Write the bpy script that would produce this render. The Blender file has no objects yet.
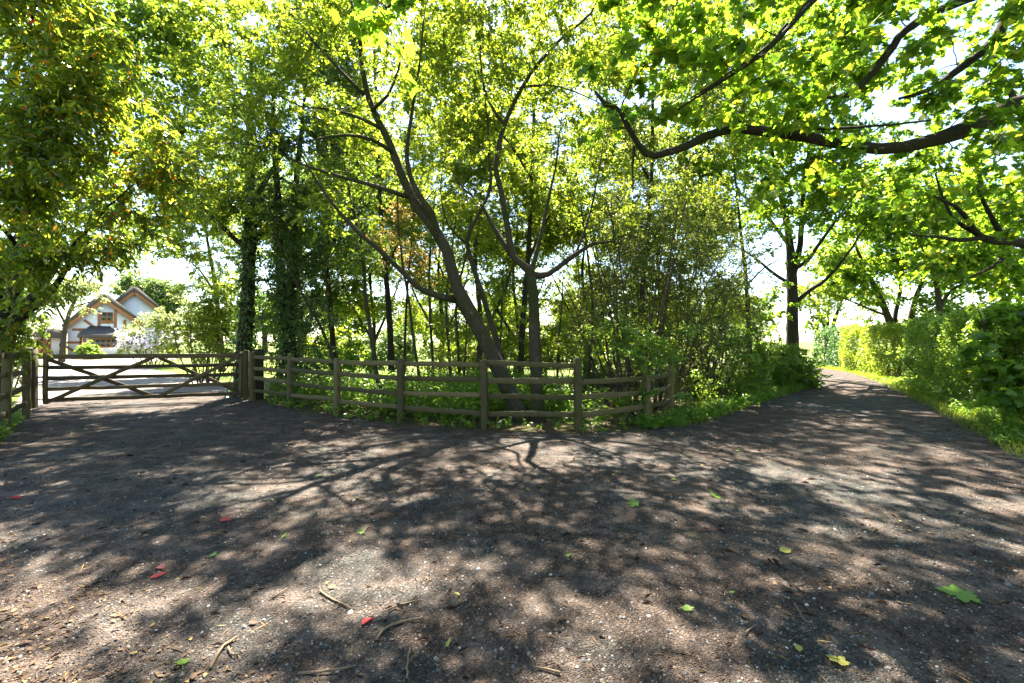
import bpy, math
import numpy as np
from mathutils import Vector

rng = np.random.default_rng(11)
scene = bpy.context.scene
COL = scene.collection
FPX, CAMZ = 455.1, 1.5
SUN_EL, SUN_AZ = 56.0, -9.0
DENSE, MORE, BIGGER = 1.6, 2.5, .95     # shoots per crown volume, leaves per twig, leaf size


def W(px, py, Y):
    """the point of the place that the photo shows at (px, py), Y metres ahead"""
    return np.array(((px - 512) * Y / FPX, Y, CAMZ - (py - 341.5) * Y / FPX))


def nrm(a):
    a = np.asarray(a, float)
    return a / np.maximum(np.linalg.norm(a, axis=-1, keepdims=True), 1e-9)


# ------------------------------------------------------------------ materials
class NT:
    def __init__(self, name):
        self.m = bpy.data.materials.new(name)
        self.m.use_nodes = True
        self.t = self.m.node_tree
        self.t.nodes.clear()
        self.out = self.n('ShaderNodeOutputMaterial')

    def n(self, typ, **kw):
        nd = self.t.nodes.new(typ)
        for k, v in kw.items():
            setattr(nd, k, v)
        return nd

    def l(self, a, b):
        self.t.links.new(a, b)

    def coord(self, scale=(1, 1, 1), which='Object'):
        tc = self.n('ShaderNodeTexCoord')
        mp = self.n('ShaderNodeMapping')
        mp.inputs['Scale'].default_value = scale
        self.l(tc.outputs[which], mp.inputs['Vector'])
        return mp.outputs['Vector']

    def noise(self, vec, scale, detail=4, rough=.6, dist=0.0):
        nd = self.n('ShaderNodeTexNoise')
        nd.inputs['Scale'].default_value = scale
        nd.inputs['Detail'].default_value = detail
        nd.inputs['Roughness'].default_value = rough
        nd.inputs['Distortion'].default_value = dist
        self.l(vec, nd.inputs['Vector'])
        return nd.outputs['Fac']

    def voro(self, vec, scale, feature='F1', out='Distance'):
        nd = self.n('ShaderNodeTexVoronoi', feature=feature)
        nd.inputs['Scale'].default_value = scale
        self.l(vec, nd.inputs['Vector'])
        return nd.outputs[out]

    def ramp(self, fac, stops, interp='LINEAR'):
        nd = self.n('ShaderNodeValToRGB')
        r = nd.color_ramp
        r.interpolation = interp
        while len(r.elements) < len(stops):
            r.elements.new(.5)
        for e, (p, c) in zip(r.elements, stops):
            e.position = p
            e.color = (c, c, c, 1) if not hasattr(c, '__len__') else (*c, 1)
        self.l(fac, nd.inputs['Fac'])
        return nd.outputs['Color']

    def mix(self, fac, a, b, mode='MIX'):
        nd = self.n('ShaderNodeMix', data_type='RGBA', blend_type=mode)
        for sock, v in ((nd.inputs[0], fac), (nd.inputs[6], a), (nd.inputs[7], b)):
            if isinstance(v, (int, float)):
                sock.default_value = v
            elif isinstance(v, (tuple, list)):
                sock.default_value = (*v, 1)
            else:
                self.l(v, sock)
        return nd.outputs[2]

    def math(self, op, a, b=None):
        nd = self.n('ShaderNodeMath', operation=op)
        for s, v in zip(nd.inputs, (a, b)):
            if v is None:
                continue
            if isinstance(v, (int, float)):
                s.default_value = v
            else:
                self.l(v, s)
        return nd.outputs[0]

    def bump(self, h, strength=.5, dist=.02):
        nd = self.n('ShaderNodeBump')
        nd.inputs['Strength'].default_value = strength
        nd.inputs['Distance'].default_value = dist
        self.l(h, nd.inputs['Height'])
        return nd.outputs['Normal']

    def bsdf(self, col, rough=.8, normal=None, spec=.3, metal=0.0):
        nd = self.n('ShaderNodeBsdfPrincipled')
        for k, v in (('Base Color', col), ('Roughness', rough)):
            if isinstance(v, (int, float)):
                nd.inputs[k].default_value = v
            elif isinstance(v, (tuple, list)):
                nd.inputs[k].default_value = (*v, 1)
            else:
                self.l(v, nd.inputs[k])
        nd.inputs['Specular IOR Level'].default_value = spec
        nd.inputs['Metallic'].default_value = metal
        if normal is not None:
            self.l(normal, nd.inputs['Normal'])
        return nd.outputs['BSDF']

    def done(self, sh):
        self.l(sh, self.out.inputs['Surface'])
        return self.m


def leaf_mat(name, stops, trans=.5, tint=(1.9, 1.75, .6), rough=.4, spec=.4, gain=1.0):
    """thin leaf: gloss and green on the face, yellower light let through; each leaf its own tone"""
    t = NT(name)
    g = t.n('ShaderNodeNewGeometry')
    stops = [(p, tuple(x * gain for x in c)) for p, c in stops]
    col = t.ramp(g.outputs['Random Per Island'], stops)
    nz = t.noise(t.coord(), 1.1, 2)
    col = t.mix(1.0, col, t.ramp(nz, [(.3, (.8, .85, .8)), (.7, (1.2, 1.12, 1.1))]), 'MULTIPLY')
    pb = t.bsdf(col, rough, spec=spec)
    tr = t.n('ShaderNodeBsdfTranslucent')
    t.l(t.mix(1.0, col, (tint[0] * 1.4, tint[1] * 1.33, tint[2] * 2.6), 'MULTIPLY'), tr.inputs['Color'])
    mx = t.n('ShaderNodeMixShader')
    mx.inputs[0].default_value = trans
    t.l(pb, mx.inputs[1])
    t.l(tr.outputs[0], mx.inputs[2])
    return t.done(mx.outputs[0])


def bark_mat(name, c1, c2, moss=.35, mosscol=(.05, .065, .02)):
    t = NT(name)
    v = t.coord((1, 1, .22))
    n1 = t.noise(v, 26, 6, .7, .4)
    n2 = t.noise(t.coord(), 2.2, 3)
    col = t.mix(n1, c1, c2)
    m = t.ramp(n2, [(.62 - moss * .5, 0.0), (.75 - moss * .4, 1.0)])
    col = t.mix(m, col, mosscol)
    lich = t.ramp(t.noise(t.coord(), 7, 4, .7), [(.6, 0.0), (.68, .6)])
    col = t.mix(lich, col, (.13, .13, .09))
    return t.done(t.bsdf(col, .9, t.bump(n1, 1.0, .06), .2))


def wood_mat(name, c1, c2, green=(.075, .085, .03), amt=.5):
    t = NT(name)
    v = t.coord((3, 3, 3))
    n1 = t.noise(v, 9, 6, .7, .8)
    fine = t.noise(t.coord((30, 30, 30)), 3, 4, .7)
    n2 = t.noise(t.coord(), 3.0, 3)
    col = t.mix(n1, c1, c2)
    col = t.mix(t.math('MULTIPLY', t.ramp(n2, [(.4, 0.0), (.62, 1.0)]), amt), col, green)
    col = t.mix(.6, col, t.ramp(fine, [(.3, (.25, .25, .25)), (.7, (1.5, 1.5, 1.5))]), 'MULTIPLY')
    oi = t.n('ShaderNodeObjectInfo')
    col = t.mix(1.0, col, t.ramp(oi.outputs['Random'], [(0, (.62, .62, .58)), (.5, (1, 1, 1)), (1, (1.45, 1.4, 1.35))]), 'MULTIPLY')
    return t.done(t.bsdf(col, .85, t.bump(fine, .9, .012), .2))


def flat_mat(name, c1, c2, scale=8, rough=.85, bump=.3, bd=.02, spec=.2):
    t = NT(name)
    n1 = t.noise(t.coord(), scale, 5, .65)
    return t.done(t.bsdf(t.mix(n1, c1, c2), rough, t.bump(n1, bump, bd), spec))


M = {}
G = 1.0
M['leaf_fresh'] = leaf_mat('fresh_leaf', [(0, (.055, .105, .016)), (.5, (.085, .14, .018)), (.85, (.13, .18, .022)), (1, (.17, .2, .03))], .55, (2.6, 2.3, .6))
M['leaf_mid'] = leaf_mat('mid_green_leaf', [(0, (.04, .085, .015)), (.6, (.065, .12, .018)), (1, (.11, .16, .02))], .5, (2.3, 2.1, .6))
M['leaf_dark'] = leaf_mat('dark_leaf', [(0, (.03, .065, .016)), (.6, (.045, .09, .02)), (1, (.075, .12, .025))], .42, (1.8, 1.7, .6), .33, .5)
M['leaf_syc'] = leaf_mat('sycamore_leaf', [(0, (.035, .09, .014)), (.25, (.06, .125, .016)), (.7, (.085, .155, .018)), (.93, (.125, .185, .022)), (1, (.16, .17, .03))], .58, (2.5, 2.25, .5), .5, .3)
M['leaf_photinia'] = leaf_mat('photinia_leaf', [(0, (.045, .09, .014)), (.5, (.08, .13, .018)), (.91, (.13, .165, .022)), (.965, (.22, .19, .025)), (.988, (.33, .15, .02)), (1, (.33, .025, .015))], .6, (2.6, 2.35, .6), .2, .7)
M['leaf_copper'] = leaf_mat('coppery_leaf', [(0, (.08, .11, .02)), (.6, (.12, .12, .03)), (1, (.17, .1, .035))], .5, (2.2, 1.8, .8))
M['leaf_twiggy'] = leaf_mat('lilac_leaf', [(0, (.06, .1, .02)), (.5, (.09, .14, .025)), (1, (.13, .16, .03))], .5, (2.2, 2.0, .7))
M['leaf_hedge'] = leaf_mat('hedge_leaf', [(0, (.045, .095, .016)), (.6, (.08, .145, .02)), (1, (.14, .2, .03))], .5, (2.2, 2.0, .6), .36, .5, 1.25)
M['leaf_blue'] = leaf_mat('bluish_hedge_leaf', [(0, (.035, .08, .035)), (1, (.07, .13, .04))], .4, (1.7, 1.8, .6))
M['leaf_far'] = leaf_mat('far_leaf', [(0, (.05, .09, .025)), (1, (.1, .15, .035))], .45, (1.8, 1.8, .8))
M['leaf_pale'] = leaf_mat('pale_leaf', [(0, (.1, .14, .05)), (.6, (.15, .19, .06)), (1, (.22, .25, .1))], .5, (1.7, 1.7, .8))
M['leaf_under'] = leaf_mat('undergrowth_leaf', [(0, (.045, .1, .014)), (.6, (.07, .135, .018)), (1, (.12, .18, .025))], .5, (2.2, 2.1, .6), gain=1.3)
M['petal'] = leaf_mat('white_blossom', [(0, (.6, .6, .55)), (1, (.75, .75, .7))], .3, (1, 1, 1))
M['grass'] = leaf_mat('grass_blade', [(0, (.07, .125, .015)), (.6, (.11, .175, .02)), (1, (.2, .23, .05))], .5, (2.0, 1.9, .6))
M['ivy'] = leaf_mat('ivy_leaf', [(0, (.025, .06, .014)), (.7, (.045, .095, .02)), (1, (.075, .125, .03))], .35, (1.6, 1.6, .6), .3, .5)
M['bark'] = bark_mat('grey_bark', (.022, .018, .012), (.085, .07, .048), .3, (.035, .04, .012))
M['bark_dark'] = bark_mat('dark_bark', (.014, .011, .008), (.05, .04, .029), .25, (.03, .035, .012))
M['bark_twig'] = bark_mat('twig_bark', (.045, .033, .022), (.12, .09, .06), .1)
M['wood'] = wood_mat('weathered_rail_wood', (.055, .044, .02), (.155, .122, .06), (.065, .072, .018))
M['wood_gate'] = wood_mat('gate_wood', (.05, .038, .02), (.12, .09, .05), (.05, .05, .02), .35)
M['wood_dark'] = wood_mat('dark_post_wood', (.03, .026, .018), (.08, .07, .045), (.04, .055, .02), .6)  # darker tone for the thick gate posts
M['iron'] = flat_mat('rusty_iron', (.03, .025, .02), (.09, .05, .03), 30, .6)
M['render'] = flat_mat('white_render', (.72, .71, .68), (.82, .81, .78), 3, .9, .15)
M['cream'] = flat_mat('cream_render', (.5, .46, .38), (.62, .57, .48), 3, .9, .15)
M['beam'] = flat_mat('oak_beam', (.2, .085, .035), (.34, .15, .06), 5, .7)
M['thatch'] = flat_mat('grey_thatch', (.05, .045, .04), (.12, .108, .096), 14, .95, .8, .06)
M['door'] = flat_mat('stained_door', (.26, .1, .04), (.36, .15, .06), 6, .6)
M['glass'] = NT('window_glass').done  # replaced below
_t = NT('window_glass')
M['glass'] = _t.done(_t.bsdf((.03, .05, .05), .08, None, .6))
M['stick'] = flat_mat('stick_bark', (.08, .055, .035), (.2, .145, .09), 40, .85)
M['leaf_red'] = leaf_mat('red_leaf', [(0, (.33, .02, .03)), (1, (.42, .05, .05))], .25, (1.3, 1, 1), .35)
M['leaf_maroon'] = leaf_mat('maroon_leaf', [(0, (.12, .02, .03)), (1, (.2, .04, .04))], .2, (1.3, 1, 1), .4)
M['leaf_brown'] = leaf_mat('brown_leaf', [(0, (.03, .018, .011)), (.6, (.075, .043, .024)), (.9, (.15, .095, .045)), (1, (.24, .19, .07))], .1, (1.2, 1, .8), .7, .2)
M['leaf_yellow'] = leaf_mat('yellow_leaf', [(0, (.25, .27, .04)), (1, (.42, .38, .1))], .35, (1.3, 1.2, .7))
M['leaf_green'] = leaf_mat('fallen_green_leaf', [(0, (.09, .2, .02)), (1, (.17, .28, .04))], .4, (1.6, 1.6, .6))


def lane_mat():
    t = NT('lane_gravel')
    v = t.coord()
    big = t.noise(v, .33, 3, .55, .3)
    mid = t.noise(v, 1.7, 5, .62)
    fine = t.noise(v, 38, 5, .75)
    grit = t.voro(v, 95, 'F1', 'Distance')
    gcol = t.voro(v, 95, 'F1', 'Color')
    stone = t.voro(v, 42, 'F1', 'Distance')
    scol = t.voro(v, 42, 'F1', 'Color')
    # tarry grey chippings, browner leaf mould drifted over them, pale dust
    grey = t.ramp(gcol, [(.0, (.009, .011, .01)), (.45, (.022, .025, .023)), (.8, (.046, .046, .042)), (1, (.24, .22, .2))])
    brown = t.ramp(gcol, [(.0, (.009, .006, .004)), (.5, (.03, .019, .013)), (.85, (.075, .052, .039)), (1, (.24, .17, .13))])
    f = t.math('ADD', t.math('MULTIPLY', big, .62), t.math('MULTIPLY', mid, .5))
    col = t.mix(t.ramp(f, [(.46, 0.0), (.58, 1.0)]), grey, brown)
    dust = t.ramp(t.noise(v, 3.1, 6, .7), [(.46, 0.0), (.72, 1.0)])
    col = t.mix(t.math('MULTIPLY', dust, .6), col, (.2, .15, .12))
    sfac = t.math('MULTIPLY', t.ramp(stone, [(.16, 1.0), (.3, 0.0)]), t.ramp(scol, [(.86, 0.0), (.9, 1.0)]))
    col = t.mix(sfac, col, (.34, .33, .31))
    moss = t.ramp(t.noise(v, .9, 5, .7), [(.6, 0.0), (.72, 1.0)])
    col = t.mix(t.math('MULTIPLY', moss, .35), col, (.035, .04, .014))
    h = t.math('ADD', t.math('MULTIPLY', t.ramp(grit, [(0, 1.0), (.6, 0.0)]), .5), t.math('ADD', t.math('MULTIPLY', fine, .5), t.math('MULTIPLY', sfac, .8)))
    return t.done(t.bsdf(col, .88, t.bump(h, 1.0, .03), .25))


M['lane'] = lane_mat()


def ground_mats():
    t = NT('field_grass')
    v = t.coord()
    a = t.noise(v, .12, 4)
    b = t.noise(v, 6, 5, .7)
    col = t.mix(b, (.035, .075, .012), (.12, .155, .03))
    col = t.mix(t.ramp(a, [(.4, 0.0), (.65, 1.0)]), col, (.11, .135, .03))
    M['field'] = t.done(t.bsdf(col, .9, t.bump(b, .8, .05), .1))
    t = NT('woodland_soil')
    v = t.coord()
    a = t.noise(v, 1.3, 4)
    b = t.noise(v, 26, 5, .75)
    col = t.mix(b, (.022, .016, .01), (.13, .09, .058))
    col = t.mix(t.ramp(a, [(.45, 0.0), (.62, .8)]), col, (.055, .08, .02))
    M['soil'] = t.done(t.bsdf(col, .95, t.bump(b, 1, .04), .1))
    t = NT('pale_drive_gravel')
    v = t.coord()
    b = t.noise(v, 30, 5, .75)
    a = t.noise(v, .5, 3)
    col = t.mix(b, (.12, .1, .086), (.27, .235, .21))
    col = t.mix(t.ramp(a, [(.5, 0.0), (.7, .6)]), col, (.11, .095, .08))
    M['drive'] = t.done(t.bsdf(col, .9, t.bump(b, .6, .02), .2))


ground_mats()


# ------------------------------------------------------------------ mesh making
class Geo:
    def __init__(self):
        self.v, self.f, self.n = [], [], 0

    def add(self, V, F):
        V = np.asarray(V, np.float32).reshape(-1, 3)
        for Fk in (F if isinstance(F, list) else [F]):
            self.f.append(np.asarray(Fk, np.int64) + self.n)
        self.v.append(V)
        self.n += len(V)

    def build(self, name, mat, parent=None, smooth=False):
        V = np.concatenate(self.v)
        me = bpy.data.meshes.new(name)
        me.vertices.add(len(V))
        me.vertices.foreach_set('co', V.ravel())
        loops = np.concatenate([f.ravel() for f in self.f]).astype(np.int32)
        tot = np.concatenate([np.full(len(f), f.shape[1], np.int32) for f in self.f])
        st = np.concatenate(([0], np.cumsum(tot)[:-1])).astype(np.int32)
        me.loops.add(len(loops))
        me.loops.foreach_set('vertex_index', loops)
        me.polygons.add(len(tot))
        me.polygons.foreach_set('loop_start', st)
        me.polygons.foreach_set('loop_total', tot)
        if smooth:
            me.polygons.foreach_set('use_smooth', np.ones(len(tot), bool))
        me.update(calc_edges=True)
        me.materials.append(mat)
        o = bpy.data.objects.new(name, me)
        COL.objects.link(o)
        if parent is not None:
            o.parent = parent
            o.matrix_parent_inverse = parent.matrix_basis.inverted()
        return o


def tag(o, label=None, cat=None, group=None, kind=None):
    for k, v in (('label', label), ('category', cat), ('group', group), ('kind', kind)):
        if v:
            o[k] = v
    return o


def thing(name, label, cat, loc=(0, 0, 0), group=None):
    o = bpy.data.objects.new(name, None)
    o.empty_display_size = .2
    COL.objects.link(o)
    o.location = [float(x) for x in loc]
    return tag(o, label, cat, group)


def tubes(geo, paths, radii, k=5, rough=0.0, cap=True):
    """sweep rings along N paths of m points each"""
    P = np.asarray(paths, float)
    R = np.asarray(radii, float)
    N, m, _ = P.shape
    T = np.gradient(P, axis=1)
    T = nrm(T)
    mean = nrm(P[:, -1] - P[:, 0])
    ref = np.where(np.abs(mean[:, 2:3]) > .75, np.array([[1., 0, 0]]), np.array([[0., 0, 1.]]))
    U = nrm(np.cross(T, ref[:, None, :]))
    Vv = np.cross(T, U)
    a = np.arange(k) * 2 * math.pi / k
    ring = R[:, :, None, None] * (np.cos(a)[None, None, :, None] * U[:, :, None, :] + np.sin(a)[None, None, :, None] * Vv[:, :, None, :])
    if rough:
        ring *= 1 + rough * rng.normal(size=(N, m, k, 1))
    V = P[:, :, None, :] + ring
    base = (np.arange(N) * m * k)[:, None, None]
    i = np.arange(m - 1)[None, :, None] * k
    j = np.arange(k)[None, None, :]
    jn = (j + 1) % k
    F = np.stack([base + i + j, base + i + jn, base + i + k + jn, base + i + k + j], -1).reshape(-1, 4)
    fl = [F]
    if cap:
        fl.append((base[:, 0] + (m - 1) * k + np.arange(k)[None]).reshape(N, k))
        fl.append((base[:, 0] + np.arange(k)[None, ::-1]).reshape(N, k))
    geo.add(V.reshape(-1, 3), fl)


def catmull(pts, step=.22):
    p = np.array(pts, float)
    if len(p) < 2:
        return p
    q = np.vstack([2 * p[0] - p[1], p, 2 * p[-1] - p[-2]])
    out = []
    for i in range(1, len(q) - 2):
        n = max(2, int(np.linalg.norm(q[i + 1, :3] - q[i, :3]) / step))
        t = np.linspace(0, 1, n, endpoint=False)[:, None]
        out.append(.5 * (2 * q[i] + (q[i + 1] - q[i - 1]) * t + (2 * q[i - 1] - 5 * q[i] + 4 * q[i + 1] - q[i + 2]) * t * t + (3 * q[i] - q[i - 1] - 3 * q[i + 1] + q[i + 2]) * t ** 3))
    out.append(p[-1:])
    r = np.vstack(out)
    r[:, 3] = np.maximum(r[:, 3], .003)
    return r


# leaf outlines: y runs from stalk to tip, x across, z off the face; unit length
def tpl_oval(w):
    return np.array([(0, 0, 0), (-w, .42, .07), (0, 1, -.06), (w, .42, .07)], float), [np.array([(0, 3, 2), (0, 2, 1)])]


def tpl_oval6(w):
    return (np.array([(0, 0, 0), (-.8 * w, .25, .05), (-.85 * w, .66, .03), (0, 1, -.1), (.85 * w, .66, .03), (.8 * w, .25, .05)], float),
            [np.array([(0, 3, 2, 1), (0, 5, 4, 3)])])


def tpl_lobed():
    half = [(.13, -.1), (.3, -.02), (.44, -.07), (.4, .1), (.33, .2), (.52, .27), (.7, .42), (.52, .5), (.42, .58), (.24, .5), (.34, .7), (.2, .78), (.12, .92), (0, 1.05)]
    R = [(x, y, .10 * abs(x) - .12 * y * y) for x, y in half]
    Lf = [(-x, y, z) for x, y, z in R[:-1]]
    V = [(0, 0, 0)] + R + Lf + [(-.014, -.55, -.12), (.014, -.55, -.12)]
    n = len(R)
    right = [0] + list(range(1, n + 1))
    left = [0, n] + list(range(n + len(Lf), n, -1))
    s = len(V) - 2
    return np.array(V, float), [np.array([right]), np.array([left]), np.array([(0, s, s + 1)])]


def tpl_lobed_lo():
    half = [(.3, -.06), (.34, .18), (.68, .4), (.26, .5), (.28, .74), (0, 1.05)]
    R = [(x, y, .1 * x - .12 * y * y) for x, y in half]
    Lf = [(-x, y, z) for x, y, z in R[:-1]]
    V = [(0, 0, 0)] + R + Lf
    n = len(R)
    return np.array(V, float), [np.array([[0] + list(range(1, n + 1))]), np.array([[0, n] + list(range(n + len(Lf), n, -1))])]


T_OVAL, T_OVAL6, T_WIDE, T_LANCE, T_LOBED, T_LOBLO = tpl_oval(.3), tpl_oval6(.3), tpl_oval6(.42), tpl_oval6(.17), tpl_lobed(), tpl_lobed_lo()


def put_leaves(geo, tpl, pos, d, n, size):
    TV, TF = tpl
    y = nrm(d)
    x = nrm(np.cross(y, n))
    z = np.cross(x, y)
    S = np.asarray(size, float).reshape(-1, 1, 1)
    curl = rng.normal(1, .8, (len(pos), 1, 1))
    V = pos[:, None, :] + S * (TV[None, :, 0:1] * x[:, None] + TV[None, :, 1:2] * y[:, None] + curl * TV[None, :, 2:3] * z[:, None])
    off = (np.arange(len(pos)) * len(TV))[:, None, None]
    geo.add(V.reshape(-1, 3), [(off + f[None]).reshape(-1, f.shape[1]) for f in TF])


LEAF = dict(tpl=T_OVAL, size=.08, twigs=4, per=7, tl=.4, droop=.3, up=.5, spread=.7, flat=.6)


def shoots(gl, gt, C, D, lf):
    """leafy shoots from points C heading along D"""
    K, T, n = len(C), lf['twigs'], lf['per']
    C = np.repeat(C, T, 0)
    D = np.repeat(D, T, 0)
    j = rng.normal(size=C.shape) * lf['spread']
    j[:, 2] *= lf['flat']
    d = nrm(D * .7 + j)
    L = lf['tl'] * rng.uniform(.5, 1.15, (len(C), 1))
    mid = C + d * L * .5
    end = C + d * L + np.array([0, 0, -.18]) * L
    if gt is not None:
        r = np.full((len(C), 3), .0035) * np.array([1.2, .9, .5]) * lf.get('twr', 1)
        tubes(gt, np.stack([C, mid, end], 1), r, 3, cap=False)
    t = rng.uniform(.12, 1.08, (len(C), n, 1))
    pos = C[:, None] + d[:, None] * L[:, None] * t + np.array([0, 0, -.18]) * L[:, None] * t * t
    pos = pos.reshape(-1, 3)
    dd = np.repeat(d, n, 0)
    pos = pos + rng.normal(size=pos.shape) * lf['size'] * .25
    ld = nrm(dd * .45 + rng.normal(size=pos.shape) * np.array([.75, .75, .4]) + np.array([0, 0, -lf['droop']]))
    ln = nrm(rng.normal(size=pos.shape) * .6 + np.array([0, 0, lf['up']]))
    put_leaves(gl, lf['tpl'], pos, ld, ln, lf['size'] * rng.uniform(.6, 1.2, len(pos)))


def wobble(P, s, seed):
    r = np.random.default_rng(seed)
    a = r.normal(size=(5, 3)) * s
    ph = r.uniform(0, 6.28, 5)
    return np.sin(P @ a.T + ph).sum(1)


def sample_blobs(blobs, density, seed):
    out = []
    for b in blobs:
        c, r = np.array(b[:3]), np.array(b[3:6])
        w = b[6] if len(b) > 6 else 1.0
        n = max(4, int(DENSE * density * w * 4.19 * r[0] * r[1] * r[2]))
        u = nrm(rng.normal(size=(n * 2, 3))) * rng.uniform(.12, 1.0, (n * 2, 1)) ** (1 / 2.4)
        p = c + u * r * (1 + .12 * rng.normal(size=(n * 2, 1)))
        keep = wobble(p, 1.7 / max(.6, r.mean() ** .5), seed) + rng.normal(size=len(p)) * .7 > -.55
        out.append(p[keep][:n])
    return np.vstack(out)


def plant(name, label, cat, base, skel, blobs, density=3.0, lf=None, leaf='leaf_fresh', bark='bark', group=None,
          zmin=.6, k=8, parts=('trunk', 'crown'), twig_r=.0042, gmin=.12, ivy=None, floor=.1, extra=None, rough=.06, more=1.0):
    """skeleton stems + leafy shoots filling the crown, each shoot carried by a branch that grows out of its nearest stem"""
    lf = {**LEAF, **(lf or {})}
    lf['per'] = int(lf['per'] * MORE * more)
    lf['size'] *= BIGGER
    lf['twigs'] += 1
    lf['tl'] *= 1.0
    root = thing(name, label, cat, base, group)
    gt, gl = Geo(), Geo()
    nodes, nrad = [], []
    for s in skel:
        c = catmull([(*q[:3], q[3]) for q in s])
        if len(c) > 2:
            w = rng.normal(size=(len(c), 3)) * .016
            w[0] = 0
            c[:, :3] += np.cumsum(w, 0) * np.linspace(0, 1, len(c))[:, None] * .6
        tubes(gt, c[None, :, :3], c[None, :, 3], k if c[0, 3] > .03 else 5, rough)
        nodes.append(c[:, :3])
        nrad.append(c[:, 3])
    NP, NR = np.vstack(nodes), np.concatenate(nrad)
    if blobs:
        C = sample_blobs(blobs, density, len(label) + int(abs(base[0]) * 10))
        C = C[C[:, 2] > floor]
        ok = NP[:, 2] >= min(zmin, NP[:, 2].max() - .05)
        NP, NR = NP[ok], NR[ok]
        d0 = np.array([((NP - c) ** 2).sum(1).min() for c in C])
        C = C[np.argsort(d0)]
        m = 6
        cap = len(NP) + len(C) * m
        AP = np.empty((cap, 3))
        AR = np.empty(cap)
        own = np.full(cap, -1)
        oi = np.zeros(cap)
        n0 = len(NP)
        AP[:n0], AR[:n0] = NP, NR
        n = n0
        t = np.linspace(0, 1, m)[:, None]
        paths, par, pnode = [], [], []
        for i, c in enumerate(C):
            dv = AP[:n] - c
            cost = np.sqrt((dv ** 2).sum(1)) + .45 * np.maximum(dv[:, 2], 0)
            j = int(cost.argmin())
            p0 = AP[j]
            L = np.linalg.norm(c - p0) + 1e-6
            ctl = (p0 + c) / 2 + np.array([0, 0, .14 * L]) + rng.normal(size=3) * .13 * L
            q = (1 - t) ** 2 * p0 + 2 * t * (1 - t) * ctl + t * t * c
            q[1:-1] += rng.normal(size=(m - 2, 3)) * .018 * min(L, 1.5)
            paths.append(q)
            par.append(own[j])
            pnode.append(j)
            AP[n:n + m] = q
            own[n:n + m] = i
            oi[n:n + m] = np.linspace(0, 1, m)
            n += m
        cnt = np.ones(len(C))
        for i in range(len(C) - 1, -1, -1):
            if par[i] >= 0:
                cnt[par[i]] += cnt[i]
        R0, R1 = np.empty(len(C)), np.empty(len(C))
        for i in range(len(C)):
            j = pnode[i]
            pr = AR[j] if par[i] < 0 else R0[par[i]] + (R1[par[i]] - R0[par[i]]) * oi[j]
            R0[i] = min(twig_r * cnt[i] ** .5 + .0015, pr * .85)
            R1[i] = max(.0022, min(R0[i] * .6, twig_r * .8))
        P = np.array(paths)
        R = R0[:, None] + (R1 - R0)[:, None] * np.linspace(0, 1, m)[None]
        big = R0 > .014
        if big.any():
            tubes(gt, P[big], R[big], 6, cap=False)
        if (~big).any():
            tubes(gt, P[~big], R[~big], 4, cap=False)
        D = nrm(P[:, -1] - P[:, -3])
        shoots(gl, gt, C, D, lf)
        if lf.get('along'):
            sel = rng.random(len(C)) < lf['along']
            shoots(gl, gt, P[sel, 3], D[sel], lf)
    gt.build(parts[0], M[bark], root, True)
    if gl.n:
        gl.build(parts[1], M[leaf], root)
    if ivy:
        gi = Geo()
        for (path, rad, cnt_) in ivy:
            c = catmull(path, .1)
            ii = rng.integers(0, len(c), cnt_)
            a = rng.uniform(0, 6.283, cnt_)
            o = np.stack([np.cos(a), np.sin(a), np.zeros(cnt_)], 1)
            rr = (c[ii, 3] + rad * rng.uniform(.1, 1, cnt_) ** .7 * (1 + .35 * np.sin(c[ii, 2] * 5 + a * 2)))[:, None]
            pos = c[ii, :3] + o * rr + rng.normal(size=(cnt_, 3)) * .05
            put_leaves(gi, T_WIDE, pos, nrm(rng.normal(size=(cnt_, 3)) * .6 + np.array([0, 0, -.7])), nrm(o + rng.normal(size=(cnt_, 3)) * .35), rng.uniform(.05, .1, cnt_))
        gi.build('ivy', M['ivy'], root)
    if extra:
        extra(root)
    return root


def B(px, py, Y, rx, ry=None, rz=None, w=1.0):
    c = W(px, py, Y)
    return (*c, rx, ry or rx, rz or rx, w)


def S(*pts):
    """stem from photo points: (px, py, distance, radius)"""
    return [(*W(a, b, Y), r) for a, b, Y, r in pts]


def stems(cx, cy, n, spread, h, r, base=.25, seed=0):
    g = np.random.default_rng(seed)
    out = []
    for i in range(n):
        a = g.uniform(0, 6.28)
        s = spread * g.uniform(.3, 1)
        hh = h * g.uniform(.6, 1.05)
        x, y = cx + math.cos(a) * base * g.uniform(0, 1), cy + math.sin(a) * base * g.uniform(0, 1)
        k1 = g.normal(size=2) * .12
        out.append([(x, y, 0, r), (x + math.cos(a) * s * .3 + k1[0], y + math.sin(a) * s * .3 + k1[1], hh * .4, r * .75), (x + math.cos(a) * s * .65, y + math.sin(a) * s * .65 + k1[0], hh * .75, r * .5), (x + math.cos(a) * s, y + math.sin(a) * s, hh, r * .25)])
    return out


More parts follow.
